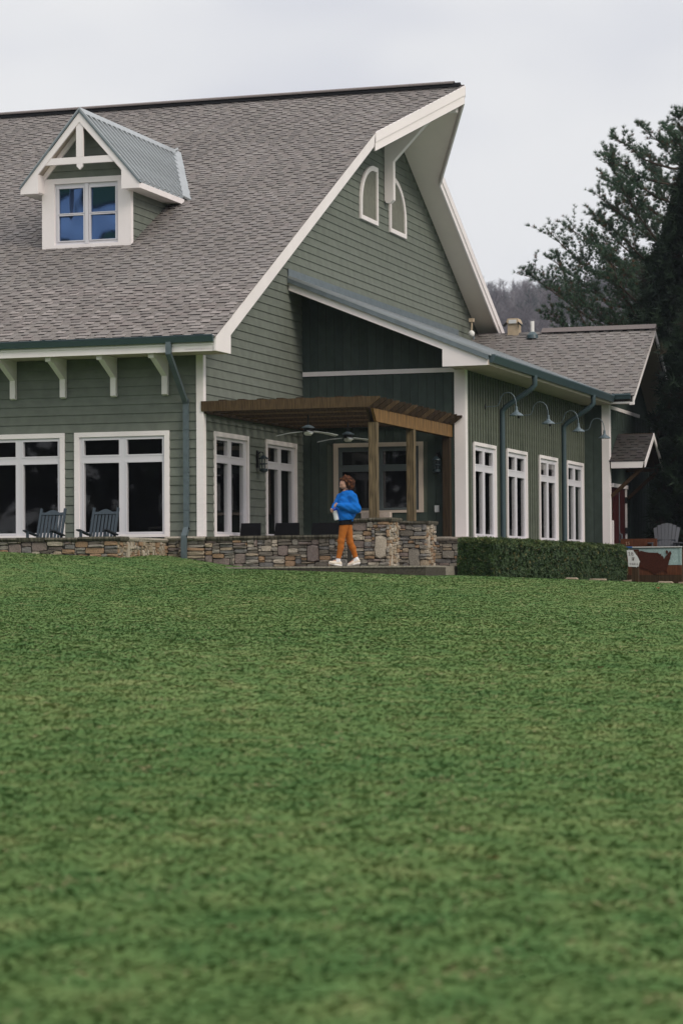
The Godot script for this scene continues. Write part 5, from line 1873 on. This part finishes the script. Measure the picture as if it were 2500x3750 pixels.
func crown(t: Node, tufts: Array, mesh: ArrayMesh, ca: Color, cb: Color, dead: Color, dead_share: float) -> void:
	var mm := MultiMesh.new()
	mm.transform_format = MultiMesh.TRANSFORM_3D
	mm.use_colors = true
	mm.mesh = mesh
	mm.instance_count = tufts.size()
	for i in tufts.size():
		var u: Vector3 = tufts[i][1]
		var s := u.cross(Vector3.FORWARD if absf(u.z) < 0.9 else Vector3.RIGHT).normalized()
		mm.set_instance_transform(i, Transform3D(Basis(s, u, s.cross(u)) * Basis(Vector3.UP, tufts[i][3] * TAU) * float(tufts[i][2]), tufts[i][0]))
		var v: float = tufts[i][3]
		mm.set_instance_color(i, dead if v < dead_share else ca.lerp(cb, fmod(v * 7.3, 1.0)))
	var o := MultiMeshInstance3D.new()
	o.name = "crown"
	o.multimesh = mm
	o.material_override = M.needles
	t.add_child(o, true)
	o.set_meta("kind", "stuff")

func dark_evergreen(label: String, base: Vector3, height: float, rmax: float, slope: float, count: int, sd: int) -> void:
	var t := thing("evergreen_tree", label, "tree", base)
	var r := RandomNumberGenerator.new()
	r.seed = sd
	var tr := MB.new()
	tr.tube([Vector3(0, -0.5, 0), Vector3(0, height * 0.5, 0), Vector3(0, height * 0.97, 0)], [0.22, 0.14, 0.02], 8)
	obj("trunk", tr, M.bark, t)
	var f := FastNoiseLite.new()
	f.seed = sd
	f.frequency = 0.55
	var list := []
	for i in count:
		var y := height * (1.0 - sqrt(r.randf())) if r.randf() < 0.35 else height * r.randf()
		var an := r.randf() * TAU
		var lim := minf(rmax, (height - y) * slope + 0.12)
		lim *= 1.0 + 0.38 * f.get_noise_3d(cos(an) * 2.0, y * 1.6, sin(an) * 2.0)
		var q := lim * sqrt(lerpf(0.25, 1.0, r.randf()))
		var d := Vector3(cos(an), r.randf_range(-0.25, 0.55), sin(an)).normalized()
		list.append([Vector3(cos(an) * q, y + 0.25 * q / maxf(rmax, 0.1), sin(an) * q), (d + Vector3(0, 0.35, 0)).normalized(), r.randf_range(0.7, 1.35), r.randf()])
	var sp := MB.new()
	sp.colored = true
	var r2 := RandomNumberGenerator.new()
	r2.seed = 15
	for k in 12:
		var a := (k - 5.5) * 0.27
		var d := Vector3(sin(a), cos(a) * 0.9, r2.randf_range(-0.35, 0.35)).normalized()
		var s := d.cross(Vector3(0, 0, 1)).normalized() * 0.021
		var l := r2.randf_range(0.14, 0.30)
		var o := Vector3(0, 0.03 * (k % 4), 0)
		sp.tri(o - s, o + s, o + d * l)
	crown(t, list, sp.mesh(), Color(0.012, 0.024, 0.015), Color(0.030, 0.050, 0.028), Color(0.03, 0.022, 0.014), 0.04)

func trees() -> void:
	pine("tall open pine with upswept boughs rising behind the rear house roof", Vector3(2.75, -1.5, -40.0), 16.2, 1.95, 401)
	dark_evergreen("tall dark evergreen standing just behind the rear house's gable end", Vector3(5.0, -1.4, -28.5), 13.4, 2.9, 0.33, 15000, 411)
	dark_evergreen("dark evergreen beside the garden chairs, hiding the rear gable's far slope", Vector3(7.05, -1.2, -21.6), 10.5, 1.95, 0.36, 11000, 412)
	dark_evergreen("broad dark evergreen at the picture's right edge behind the two others", Vector3(8.6, -1.5, -31.0), 12.0, 3.2, 0.40, 13000, 413)
	# a wooded valley side behind the viewpoint is what the lower panes mirror
	var sp := []
	var r := RandomNumberGenerator.new()
	r.seed = 431
	var m := MB.new()
	m.colored = true
	m.tube([Vector3(0, -1, 0), Vector3(0, 9, 0)], [0.3, 0.2], 5)
	for k in 70:
		var c := Vector3(r.randfn(0, 2.0), r.randf_range(4.0, 17.0), r.randfn(0, 2.0))
		for q in 3:
			var d := Vector3(r.randf() - 0.5, r.randf() - 0.5, r.randf() - 0.5).normalized()
			m.tri(c, c + d * 2.4, c + d.cross(Vector3.UP).normalized() * 1.4 + d)
	var mm := MultiMesh.new()
	mm.transform_format = MultiMesh.TRANSFORM_3D
	mm.use_colors = true
	mm.mesh = m.mesh()
	mm.instance_count = 90
	for i in 90:
		var x := -110.0 + 2.9 * i
		mm.set_instance_transform(i, Transform3D(Basis(Vector3.UP, r.randf() * TAU) * r.randf_range(0.8, 1.15), Vector3(x, -6.0, 100.0 + r.randf_range(-9.0, 9.0))))
		mm.set_instance_color(i, Color(0.03, 0.04, 0.025) * r.randf_range(0.7, 1.3))
	var o := MultiMeshInstance3D.new()
	o.name = "valley_woods"
	o.multimesh = mm
	o.material_override = M.far_twigs
	add_child(o)
	o.set_meta("kind", "stuff")
	tag(o, "dark woods across the lawn, facing the lodge front", "woods")
	# cabin on the far hill
	var hx := -172.0
	var hz := -700.0
	var c := thing("hill_cabin", "tiny orange-roofed cabin on the far wooded hill", "cabin", Vector3(hx, hill_height(hx, hz), hz), 0.2)
	var w := MB.new()
	w.box(Vector3(-4.5, -2, -3), Vector3(4.5, 2.2, 3))
	obj("wall", w, M.beige_block, c)
	var ro := MB.new()
	ro.prism(PackedVector2Array([Vector2(-3.6, 2.0), Vector2(0, 5.0), Vector2(3.6, 2.0)]), Transform3D(Basis(Vector3(0, 0, 1), Vector3.UP, Vector3(-1, 0, 0)), Vector3.ZERO), -5.0, 5.0)
	obj("roof", ro, M.amber, c)

# ------------------------------------------------------------------ the walker: smooth solids meshed by surface nets
func blob(m: MB, bones: Array, cell: float, k: float, cuts := [], wob := 0.0) -> void:
	var lo := Vector3.ONE * 1e9
	var hi := -lo
	for b in bones:
		var R2: float = maxf(b[2], b[3]) + k * 3.0 + cell * 2.0
		for p in [b[0], b[1]]:
			lo = lo.min(p - Vector3.ONE * R2)
			hi = hi.max(p + Vector3.ONE * R2)
	var nx := int((hi.x - lo.x) / cell) + 2
	var ny := int((hi.y - lo.y) / cell) + 2
	var nz := int((hi.z - lo.z) / cell) + 2
	var acc := PackedFloat32Array()
	acc.resize(nx * ny * nz)
	for b in bones:
		var a: Vector3 = b[0]
		var e: Vector3 = b[1]
		var R2: float = maxf(b[2], b[3]) + k * 4.0 + cell
		var l3: Vector3 = (a.min(e) - Vector3.ONE * R2 - lo) / cell
		var h3: Vector3 = (a.max(e) + Vector3.ONE * R2 - lo) / cell
		var ab := e - a
		var ll := maxf(ab.length_squared(), 1e-9)
		for z in range(maxi(0, int(l3.z)), mini(nz, int(h3.z) + 2)):
			for y in range(maxi(0, int(l3.y)), mini(ny, int(h3.y) + 2)):
				var row := (z * ny + y) * nx
				for x in range(maxi(0, int(l3.x)), mini(nx, int(h3.x) + 2)):
					var p := lo + Vector3(x, y, z) * cell
					var t := clampf((p - a).dot(ab) / ll, 0.0, 1.0)
					var d: float = (p - a - ab * t).length() - lerpf(b[2], b[3], t)
					if d < k * 4.0: acc[row + x] += exp(-d / k)
	var f := PackedFloat32Array()
	f.resize(acc.size())
	for i in acc.size():
		f[i] = -k * log(acc[i]) if acc[i] > 1e-9 else k * 5.0
	if cuts.size() or wob > 0.0:
		for z in nz:
			for y in ny:
				for x in nx:
					var i := (z * ny + y) * nx + x
					if f[i] > 0.05: continue
					var p := lo + Vector3(x, y, z) * cell
					if wob > 0.0: f[i] += wob * (sin(p.x * 41.0 + p.y * 23.0) * sin(p.y * 31.0 - p.z * 37.0 + 1.0) + 0.6 * sin(p.y * 63.0 + p.x * 20.0) * sin(p.z * 25.0 + p.x * 30.0))
					for c in cuts:
						f[i] = maxf(f[i], (p - c[0]).dot(c[1]))
	var id := PackedInt32Array()
	id.resize(acc.size())
	id.fill(-1)
	var pos := PackedVector3Array()
	var nor := PackedVector3Array()
	var offs := [0, 1, nx, nx + 1, nx * ny, nx * ny + 1, nx * ny + nx, nx * ny + nx + 1]
	var edges := [[0, 1], [2, 3], [4, 5], [6, 7], [0, 2], [1, 3], [4, 6], [5, 7], [0, 4], [1, 5], [2, 6], [3, 7]]
	for z in nz - 1:
		for y in ny - 1:
			for x in nx - 1:
				var i := (z * ny + y) * nx + x
				var s0 := f[i] < 0.0
				var mixed := false
				for o in offs:
					if (f[i + o] < 0.0) != s0:
						mixed = true
						break
				if not mixed: continue
				var sum := Vector3.ZERO
				var cnt := 0
				for e in edges:
					var fa := f[i + offs[e[0]]]
					var fb := f[i + offs[e[1]]]
					if (fa < 0.0) == (fb < 0.0): continue
					var t := fa / (fa - fb)
					var pa := Vector3(e[0] & 1, (e[0] >> 1) & 1, e[0] >> 2)
					var pb := Vector3(e[1] & 1, (e[1] >> 1) & 1, e[1] >> 2)
					sum += pa.lerp(pb, t)
					cnt += 1
				id[i] = pos.size()
				pos.append(lo + (Vector3(x, y, z) + sum / cnt) * cell)
				var gx := (f[i + 1] + f[i + offs[3]] + f[i + offs[5]] + f[i + offs[7]]) - (f[i] + f[i + offs[2]] + f[i + offs[4]] + f[i + offs[6]])
				var gy := (f[i + offs[2]] + f[i + offs[3]] + f[i + offs[6]] + f[i + offs[7]]) - (f[i] + f[i + 1] + f[i + offs[4]] + f[i + offs[5]])
				var gz := (f[i + offs[4]] + f[i + offs[5]] + f[i + offs[6]] + f[i + offs[7]]) - (f[i] + f[i + 1] + f[i + offs[2]] + f[i + offs[3]])
				nor.append(Vector3(gx, gy, gz).normalized())
	var st := [1, nx, nx * ny]
	for z in range(1, nz - 1):
		for y in range(1, ny - 1):
			for x in range(1, nx - 1):
				var i := (z * ny + y) * nx + x
				for ax in 3:
					var j: int = i + st[ax]
					if (f[i] < 0.0) == (f[j] < 0.0): continue
					var u: int = st[(ax + 1) % 3]
					var v: int = st[(ax + 2) % 3]
					var q := [id[i - u - v], id[i - v], id[i], id[i - u]]
					if q.min() < 0: continue
					if f[i] < 0.0: q.reverse()
					for tr in [[0, 1, 2], [0, 2, 3]]:
						m.trin(pos[q[tr[0]]], pos[q[tr[1]]], pos[q[tr[2]]], nor[q[tr[0]]], nor[q[tr[1]]], nor[q[tr[2]]])

func person() -> void:
	var at := Vector3(3.14, -0.632, 0.66)
	var pr := thing("person", "person in blue hoodie, black shorts and rust leggings walking left past the stone pier", "person", at, 0.309)
	var V := func(x: float, y: float, z: float): return Vector3(x, y, z)
	# joints (x to the right of the picture, z towards the camera)
	var lh := Vector3(0.0, 0.86, 0.075)
	var lk := Vector3(-0.075, 0.475, 0.11)
	var la := Vector3(-0.135, 0.10, 0.10)
	var rh := Vector3(0.035, 0.86, -0.075)
	var rk := Vector3(0.095, 0.455, -0.06)
	var ra := Vector3(0.215, 0.125, -0.075)
	var ls := Vector3(0.145, 1.31, 0.12)
	var le := Vector3(0.215, 1.085, 0.15)
	var lw := Vector3(-0.085, 1.145, 0.235)
	var rs := Vector3(-0.075, 1.31, -0.11)
	var re := Vector3(-0.175, 1.12, -0.01)
	var rw := Vector3(-0.225, 1.09, 0.10)
	var neck := Vector3(0.03, 1.40, 0.0)
	var head := Vector3(0.012, 1.545, 0.0)
	var fd := Vector3(-0.93, -0.12, 0.34).normalized()
	var hs := Vector3(0, 1, 0).cross(fd).normalized()
	var hu := fd.cross(hs).normalized()
	var H := func(f: float, u: float, s: float): return head + fd * f + hu * u + hs * s
	# body: one continuous figure
	var bones := [
		[Vector3(0.015, 0.90, 0.05), Vector3(0.02, 0.90, -0.05), 0.10, 0.10],
		[Vector3(0.015, 0.92, 0.0), Vector3(0.03, 1.20, 0.0), 0.11, 0.115],
		[Vector3(0.03, 1.22, 0.02), Vector3(0.035, 1.33, 0.0), 0.11, 0.09],
		[ls, rs, 0.055, 0.055], [Vector3(0.032, 1.32, 0), neck, 0.06, 0.05], [neck, Vector3(0.02, 1.49, 0.0), 0.05, 0.05],
		[ls, le, 0.048, 0.040], [le, lw, 0.040, 0.028], [rs, re, 0.048, 0.040], [re, rw, 0.040, 0.028],
		[lh, lk, 0.080, 0.048], [lk, lk.lerp(la, 0.35), 0.046, 0.042], [lk.lerp(la, 0.35), la, 0.042, 0.033],
		[rh, rk, 0.080, 0.048], [rk, rk.lerp(ra, 0.35), 0.046, 0.042], [rk.lerp(ra, 0.35), ra, 0.042, 0.033],
		[la, la + Vector3(-0.15, -0.035, 0.01), 0.036, 0.026], [ra, ra + Vector3(-0.13, -0.075, 0.01), 0.036, 0.026]]
	var m := MB.new()
	blob(m, bones, 0.013, 0.012)
	# head: skull, jaw dropped open, nose, brow, cheeks, ear
	var hb := [
		[H.call(-0.015, 0.035, 0.0), H.call(0.02, 0.03, 0.0), 0.088, 0.082],
		[H.call(0.035, -0.02, 0.028), H.call(0.035, -0.02, -0.028), 0.052, 0.052],
		[H.call(0.03, -0.105, 0.018), H.call(0.03, -0.105, -0.018), 0.026, 0.026],
		[H.call(-0.01, -0.06, 0.05), H.call(0.035, -0.10, 0.02), 0.024, 0.022],
		[H.call(-0.01, -0.06, -0.05), H.call(0.035, -0.10, -0.02), 0.024, 0.022],
		[H.call(0.085, 0.012, 0.0), H.call(0.105, -0.022, 0.0), 0.009, 0.014],
		[H.call(0.078, 0.032, 0.03), H.call(0.078, 0.032, -0.03), 0.014, 0.014],
		[H.call(0.07, -0.055, 0.016), H.call(0.07, -0.055, -0.016), 0.014, 0.014],
		[H.call(0.055, -0.105, 0.012), H.call(0.055, -0.105, -0.012), 0.012, 0.012],
		[H.call(-0.02, -0.06, 0.0), Vector3(0.025, 1.42, 0.0), 0.05, 0.05],
		[H.call(-0.01, -0.01, 0.085), H.call(-0.015, 0.025, 0.09), 0.012, 0.014]]
	blob(m, hb, 0.0065, 0.006)
	# far hand closed on the bottle's lid, near hand at its cuff
	var bt := Vector3(-0.185, 1.075, 0.125)
	var palm := rw + Vector3(-0.02, -0.02, 0.015)
	var hand := [[rw, palm, 0.026, 0.03], [palm + Vector3(-0.005, 0.012, -0.012), palm + Vector3(0.0, -0.018, 0.012), 0.026, 0.024]]
	for i in 4:
		var o := Vector3(-0.006, 0.018 - 0.017 * i, 0.012)
		var a := palm + o
		var b := a + Vector3(0.0, -0.006, 0.035 - 0.003 * i)
		hand.append([a, b, 0.0095, 0.009])
		hand.append([b, b + Vector3(0.026, -0.003, 0.010), 0.009, 0.008])
	hand.append([palm + Vector3(0.012, 0.02, 0.0), palm + Vector3(0.04, 0.028, 0.012), 0.011, 0.009])
	hand.append([palm + Vector3(0.04, 0.028, 0.012), palm + Vector3(0.056, 0.018, 0.026), 0.009, 0.0085])
	blob(m, hand, 0.0055, 0.004)
	var lp := lw + Vector3(-0.055, 0.018, 0.022)
	var hand2 := [[lw, lp, 0.024, 0.027]]
	for i in 4:
		var a := lp + Vector3(-0.016, 0.020 - 0.013 * i, 0.006)
		var b := a + Vector3(-0.032 + 0.003 * absf(i - 1.5), -0.008, 0.004)
		hand2.append([a, b, 0.0092, 0.0088])
		hand2.append([b, b + Vector3(-0.012, -0.022, -0.004), 0.0088, 0.0078])
	hand2.append([lp + Vector3(0.0, 0.018, 0.012), lp + Vector3(-0.026, 0.034, 0.02), 0.0105, 0.009])
	blob(m, hand2, 0.0055, 0.004)
	obj("body", m, M.skin, pr)
	var mo := MB.new()
	mo.ball(H.call(0.078, -0.074, 0.0), Vector3(0.029, 0.027, 0.027), 10, 8)
	obj("mouth", mo, M.mouth, pr)
	var ey := MB.new()
	for s in [-1, 1]:
		ey.ball(H.call(0.083, 0.010, s * 0.031), Vector3(0.011, 0.006, 0.011), 8, 6)
	obj("eye", ey, M.mouth, pr)
	# hoodie
	var hoodie := [
		[Vector3(0.015, 0.93, 0.06), Vector3(0.025, 0.93, -0.06), 0.150, 0.145],
		[Vector3(-0.005, 1.02, 0.05), Vector3(0.01, 1.22, 0.04), 0.145, 0.14],
		[Vector3(0.06, 1.02, -0.04), Vector3(0.06, 1.24, -0.03), 0.145, 0.135],
		[Vector3(0.03, 1.22, 0.0), Vector3(0.033, 1.33, 0.0), 0.135, 0.095],
		[ls, rs, 0.078, 0.072],
		[Vector3(0.04, 1.37, 0.06), Vector3(0.04, 1.37, -0.06), 0.07, 0.07],
		[Vector3(0.105, 1.385, 0.05), Vector3(0.11, 1.385, -0.05), 0.062, 0.062],
		[Vector3(-0.035, 1.385, 0.045), Vector3(-0.035, 1.375, -0.03), 0.035, 0.035],
		[ls, le, 0.088, 0.085], [le, le.lerp(lw, 0.5), 0.088, 0.074], [le.lerp(lw, 0.5), lw, 0.074, 0.048], [lw, lw + Vector3(-0.055, 0.014, 0.020), 0.050, 0.038],
		[rs, re, 0.082, 0.072], [re, rw, 0.070, 0.042]]
	var hm := MB.new()
	blob(hm, hoodie, 0.012, 0.014, [[Vector3(0.0, 0.872, 0), Vector3(0.10, -1, 0).normalized()]], 0.005)
	obj("hoodie", hm, M.hoodie_blue, pr)
	var pt := MB.new()
	pt.ball(Vector3(0.045, 1.205, 0.165), Vector3(0.042, 0.030, 0.012), 12, 8)
	obj("chest_print", pt, M.print_teal, pr)
	var hem := MB.new()
	blob(hem, [[Vector3(0.11, 0.915, 0.03), Vector3(0.135, 0.87, -0.02), 0.035, 0.022]], 0.008, 0.006)
	obj("hoodie_hem", hem, M.hoodie_blue, pr)
	var sh := MB.new()
	blob(sh, [[Vector3(0.02, 0.92, 0.04), Vector3(0.025, 0.92, -0.04), 0.112, 0.112], [lh, lh.lerp(lk, 0.28), 0.112, 0.104], [rh, rh.lerp(rk, 0.28), 0.112, 0.106]], 0.012, 0.010, [[Vector3(0, 0.785, 0), Vector3(0.05, -1, 0).normalized()]])
	obj("shorts", sh, M.black_cloth, pr)
	for L in [[lh, lk, la], [rh, rk, ra]]:
		var g := MB.new()
		var calf: Vector3 = L[1].lerp(L[2], 0.32) + Vector3(0.010, 0, 0)
		var end: Vector3 = L[1].lerp(L[2], 0.86)
		blob(g, [[L[0], L[1], 0.096, 0.062], [L[1] + Vector3(-0.006, 0, 0), L[1], 0.06, 0.06], [L[1], calf, 0.060, 0.060], [calf, end, 0.060, 0.043], [end, L[2], 0.043, 0.040]], 0.011, 0.008, [[end + Vector3(0, -0.005, 0), (L[2] - L[1]).normalized()]], 0.002)
		obj("leggings", g, M.rust_leggings, pr)
		var s := MB.new()
		blob(s, [[L[1].lerp(L[2], 0.78), L[2], 0.040, 0.044], [L[2], L[2] + Vector3(-0.03, -0.03, 0), 0.044, 0.045]], 0.008, 0.006, [[L[1].lerp(L[2], 0.83), (L[1] - L[2]).normalized()]])
		obj("sock", s, M.sock_white, pr)
	# trainers: front one striking with the heel, rear one rolling on its toe
	for k in 2:
		var heel: Vector3 = [Vector3(-0.10, 0.042, 0.10), Vector3(0.245, 0.085, -0.075)][k]
		var toe: Vector3 = [Vector3(-0.285, 0.078, 0.125), Vector3(0.065, 0.033, -0.06)][k]
		var ank: Vector3 = [la, ra][k]
		var s := MB.new()
		var mid := heel.lerp(toe, 0.5)
		blob(s, [[heel, mid, 0.035, 0.036], [mid, toe, 0.036, 0.025], [heel + Vector3(0, 0.02, 0), ank + Vector3(-0.012, -0.022, 0), 0.036, 0.040], [ank + Vector3(-0.02, -0.03, 0), mid + Vector3(-0.02, 0.010, 0), 0.038, 0.030]], 0.008, 0.007)
		var so := obj("shoe", s, M.shoe_cream, pr)
		var dn := Vector3(0, -0.024, 0)
		var sl := MB.new()
		blob(sl, [[heel + dn + Vector3(0.018, 0, 0), mid + dn, 0.026, 0.025], [mid + dn, toe + dn * 0.6 + Vector3(-0.012, 0, 0), 0.025, 0.018], [heel + dn + Vector3(0, 0, 0.018), mid + dn + Vector3(0, 0, 0.022), 0.022, 0.022], [heel + dn + Vector3(0, 0, -0.018), mid + dn + Vector3(0, 0, -0.022), 0.022, 0.022]], 0.007, 0.005)
		obj("sole", sl, M.shoe_sole, so)
	# curly hair: many small coils round the skull
	var r := RandomNumberGenerator.new()
	r.seed = 71
	var hr := MB.new()
	hr.colored = true
	var hc := head + Vector3(0.040, 0.028, 0.0)
	for i in 760:
		var d := Vector3(r.randfn(), r.randfn() + 0.25, r.randfn()).normalized()
		var front := d.dot(fd)
		if front > 0.22 and d.y < 0.30: continue
		if front > 0.66 and d.y < 0.45: continue
		if d.y < -0.80: continue
		var rr := r.randf_range(0.085, 0.138) + (0.022 * r.randf() if r.randf() < 0.25 else 0.0) + (0.012 if front > 0.0 and d.y > 0.25 else 0.0)
		var p := hc + d * rr * Vector3(1.0, 1.02, 1.0)
		var c := Color(0.045, 0.017, 0.009).lerp(Color(0.34, 0.125, 0.05), pow(r.randf(), 2.2))
		hr.col = c
		var t1 := d.cross(Vector3(r.randf() - 0.5, r.randf() - 0.5, r.randf() - 0.5)).normalized()
		var t2 := d.cross(t1)
		var pts := []
		var rad := []
		var cr := r.randf_range(0.010, 0.017)
		for q in 7:
			var a := TAU * q / 5.0
			pts.append(p + (t1 * cos(a) + t2 * sin(a)) * cr + d * (q - 3) * 0.0035)
			rad.append(0.0055)
		hr.tube(pts, rad, 4, false)
	var cap := MB.new()
	obj("hair", hr, M.curls, pr)
	var under := MB.new()
	under.colored = true
	under.col = Color(0.05, 0.019, 0.010)
	blob(under, [[hc + Vector3(0.01, 0.02, 0), hc + Vector3(0.03, -0.02, 0), 0.105, 0.10]], 0.012, 0.006, [[head + fd * 0.05, fd]])
	obj("hair", under, M.curls, pr)
	# water bottle
	var w := thing("water_bottle", "frosted water bottle with blue lid held at the person's hip", "bottle", at + Basis(Vector3.UP, 0.309) * (bt + Vector3(0.012, -0.105, 0.0)), 0.309)
	w.rotation.z = 0.20
	var b1 := MB.new()
	b1.lathe([Vector2(0.0, -0.095), Vector2(0.040, -0.095), Vector2(0.046, -0.085), Vector2(0.046, 0.07), Vector2(0.036, 0.088), Vector2(0.0, 0.088)], Vector3.ZERO, 18)
	obj("bottle_body", b1, M.bottle_body, w)
	var b2 := MB.new()
	b2.lathe([Vector2(0.0, 0.089), Vector2(0.038, 0.089), Vector2(0.038, 0.115), Vector2(0.02, 0.122), Vector2(0.014, 0.14), Vector2(0.0, 0.142)], Vector3.ZERO, 16)
	obj("lid", b2, M.bottle_cap, w)

# ------------------------------------------------------------------ lawn
func blocked(x: float, z: float) -> bool:
	if x < -0.70 and z < 2.64: return true
	if x < 1.06 and z < 0.14: return true
	if x < 5.21 and x > 1.0 and z < 1.56: return true
	if x < 5.52 and z < 0.1: return true
	if z < -14.6 and x < 6.8: return true
	return z < -17.0

var patch := FastNoiseLite.new()
var fine := FastNoiseLite.new()
func lawn_color(x: float, z: float) -> Color:
	var a := patch.get_noise_2d(x, z)
	var b := fine.get_noise_2d(x, z)
	var t := clampf(0.45 + a * 0.30 + b * 0.60, 0.0, 1.0)
	var c := Color(0.080, 0.165, 0.055).lerp(Color(0.180, 0.245, 0.088), t)
	var q := clampf((b * 1.1 + a * 0.4 - 0.30) * 2.0, 0.0, 1.0)
	return c.lerp(Color(0.33, 0.31, 0.16), q * 0.40)

func lawn() -> void:
	patch.seed = 12
	patch.frequency = 0.20
	patch.fractal_octaves = 3
	fine.seed = 14
	fine.frequency = 2.2
	fine.fractal_octaves = 3
	var sh := MB.new()
	sh.colored = true
	var st := 0.25
	var gx := 136
	var gz := 176
	var hs := PackedFloat32Array()
	for j in gz + 1:
		for i in gx + 1: hs.append(ground(-10.0 + i * st, -2.0 + j * st))
	for j in gz:
		for i in gx:
			var x := -10.0 + i * st
			var z := -2.0 + j * st
			if absf(atan2(x - 17.376, 45.445 - z) + 0.309) > 0.36: continue
			if blocked(x + 0.12, z + 0.12) and blocked(x, z + st): continue
			for tr in [[0, 1, 2], [0, 2, 3]]:
				for k in tr:
					var di: int = [0, 1, 1, 0][k]
					var dj: int = [0, 0, 1, 1][k]
					var ii := i + di
					var jj := j + dj
					var w := gx + 1
					var i0 := clampi(ii, 1, gx - 1)
					var j0 := clampi(jj, 1, gz - 1)
					sh.v.append(Vector3(x + di * st, hs[jj * w + ii] - 0.002, z + dj * st))
					sh.n.append(Vector3(hs[j0 * w + i0 - 1] - hs[j0 * w + i0 + 1], 2.0 * st, hs[(j0 - 1) * w + i0] - hs[(j0 + 1) * w + i0]).normalized())
					sh.c.append(lawn_color(x + di * st, z + dj * st))
	structure("lawn", sh, M.lawn_sheet)
	var m := MB.new()
	m.colored = true
	var r := RandomNumberGenerator.new()
	r.seed = 900
	for k in 15:
		var a := r.randf() * TAU
		var o := Vector3(cos(a), 0, sin(a)) * r.randf_range(0.005, 0.12)
		var lean := Vector3(r.randf_range(-1, 1), 0, r.randf_range(-1, 1)) * 0.028
		var h := r.randf_range(0.006, 0.015)
		var s := Vector3(cos(a * 3.1), 0, sin(a * 3.1)) * 0.0032
		var tip := o + lean + Vector3(0, h, 0)
		var n := (Vector3.UP + lean * 5.0).normalized()
		var v := r.randf_range(0.85, 1.2)
		m.col = Color(v, v, v * 0.95)
		for q in [[o - s, o + s, tip], [o - s * 0.4 + Vector3(0, h * 0.45, 0), tip, o + lean * 1.9 + Vector3(0, h * 0.7, 0)]]:
			if (q[2] - q[0]).cross(q[1] - q[0]).dot(n) > 0.0: m.trin(q[0], q[1], q[2], n, n, n)
			else: m.trin(q[0], q[2], q[1], n, n, n)
	var mesh := m.mesh()
	var n := 230000
	var xf := PackedVector3Array()
	var cam := Vector3(17.376, 0, 45.445)
	while xf.size() < n:
		var d := sqrt(lerpf(5.2 * 5.2, 66.0 * 66.0, pow(r.randf(), 1.18)))
		var half := 0.150 + 1.3 / d
		var an := -0.309 + r.randf_range(-1, 1) * half
		var x := cam.x + sin(an) * d
		var z := cam.z - cos(an) * d
		if blocked(x, z): continue
		xf.append(Vector3(x, ground(x, z) - 0.003, z))
	var mm := MultiMesh.new()
	mm.transform_format = MultiMesh.TRANSFORM_3D
	mm.use_colors = true
	mm.mesh = mesh
	mm.instance_count = n
	for i in n:
		var p := xf[i]
		var s := r.randf_range(0.75, 1.25)
		mm.set_instance_transform(i, Transform3D(Basis(Vector3.UP, r.randf() * TAU).scaled(Vector3(s, s * r.randf_range(0.7, 1.2), s)), p))
		var c := lawn_color(p.x, p.z) * 1.40
		if r.randf() < 0.03: c = Color(0.36, 0.31, 0.17)
		c *= r.randf_range(0.9, 1.1)
		c.a = 1.0
		mm.set_instance_color(i, c)
	var o := MultiMeshInstance3D.new()
	o.name = "lawn_grass"
	o.multimesh = mm
	o.material_override = M.grass
	add_child(o)
	o.set_meta("kind", "stuff")
	o.set_meta("label", "short mown grass covering the sloping lawn")
	# a few fallen leaves
	var spots := [[16.05, 29.2, "orange fallen leaf alone on the lawn, lower right"], [12.6, 22.5, "small brown fallen leaf on the lawn, centre"], [14.6, 34.5, "small tan fallen leaf on the lawn, near the bottom"], [9.6, 3.2, "red fallen leaf on the lawn below the hedge"]]
	for q in spots:
		var lf := MB.new()
		for k in 5:
			var a := -1.0 + 0.5 * k
			var d := Vector3(sin(a), 0.25 * (k % 2) + 0.1, cos(a)) * (0.06 - 0.006 * absf(k - 2))
			var sd := Vector3(cos(a), 0.05, -sin(a)) * 0.016
			lf.quad(Vector3.ZERO, d * 0.55 + sd, d, d * 0.55 - sd)
		var l := obj("fallen_leaf", lf, M.leaf_litter)
		l.position = Vector3(q[0], ground(q[0], q[1]) + 0.035, q[1])
		l.rotation.y = q[0] * 3.0
		tag(l, q[2], "leaf")
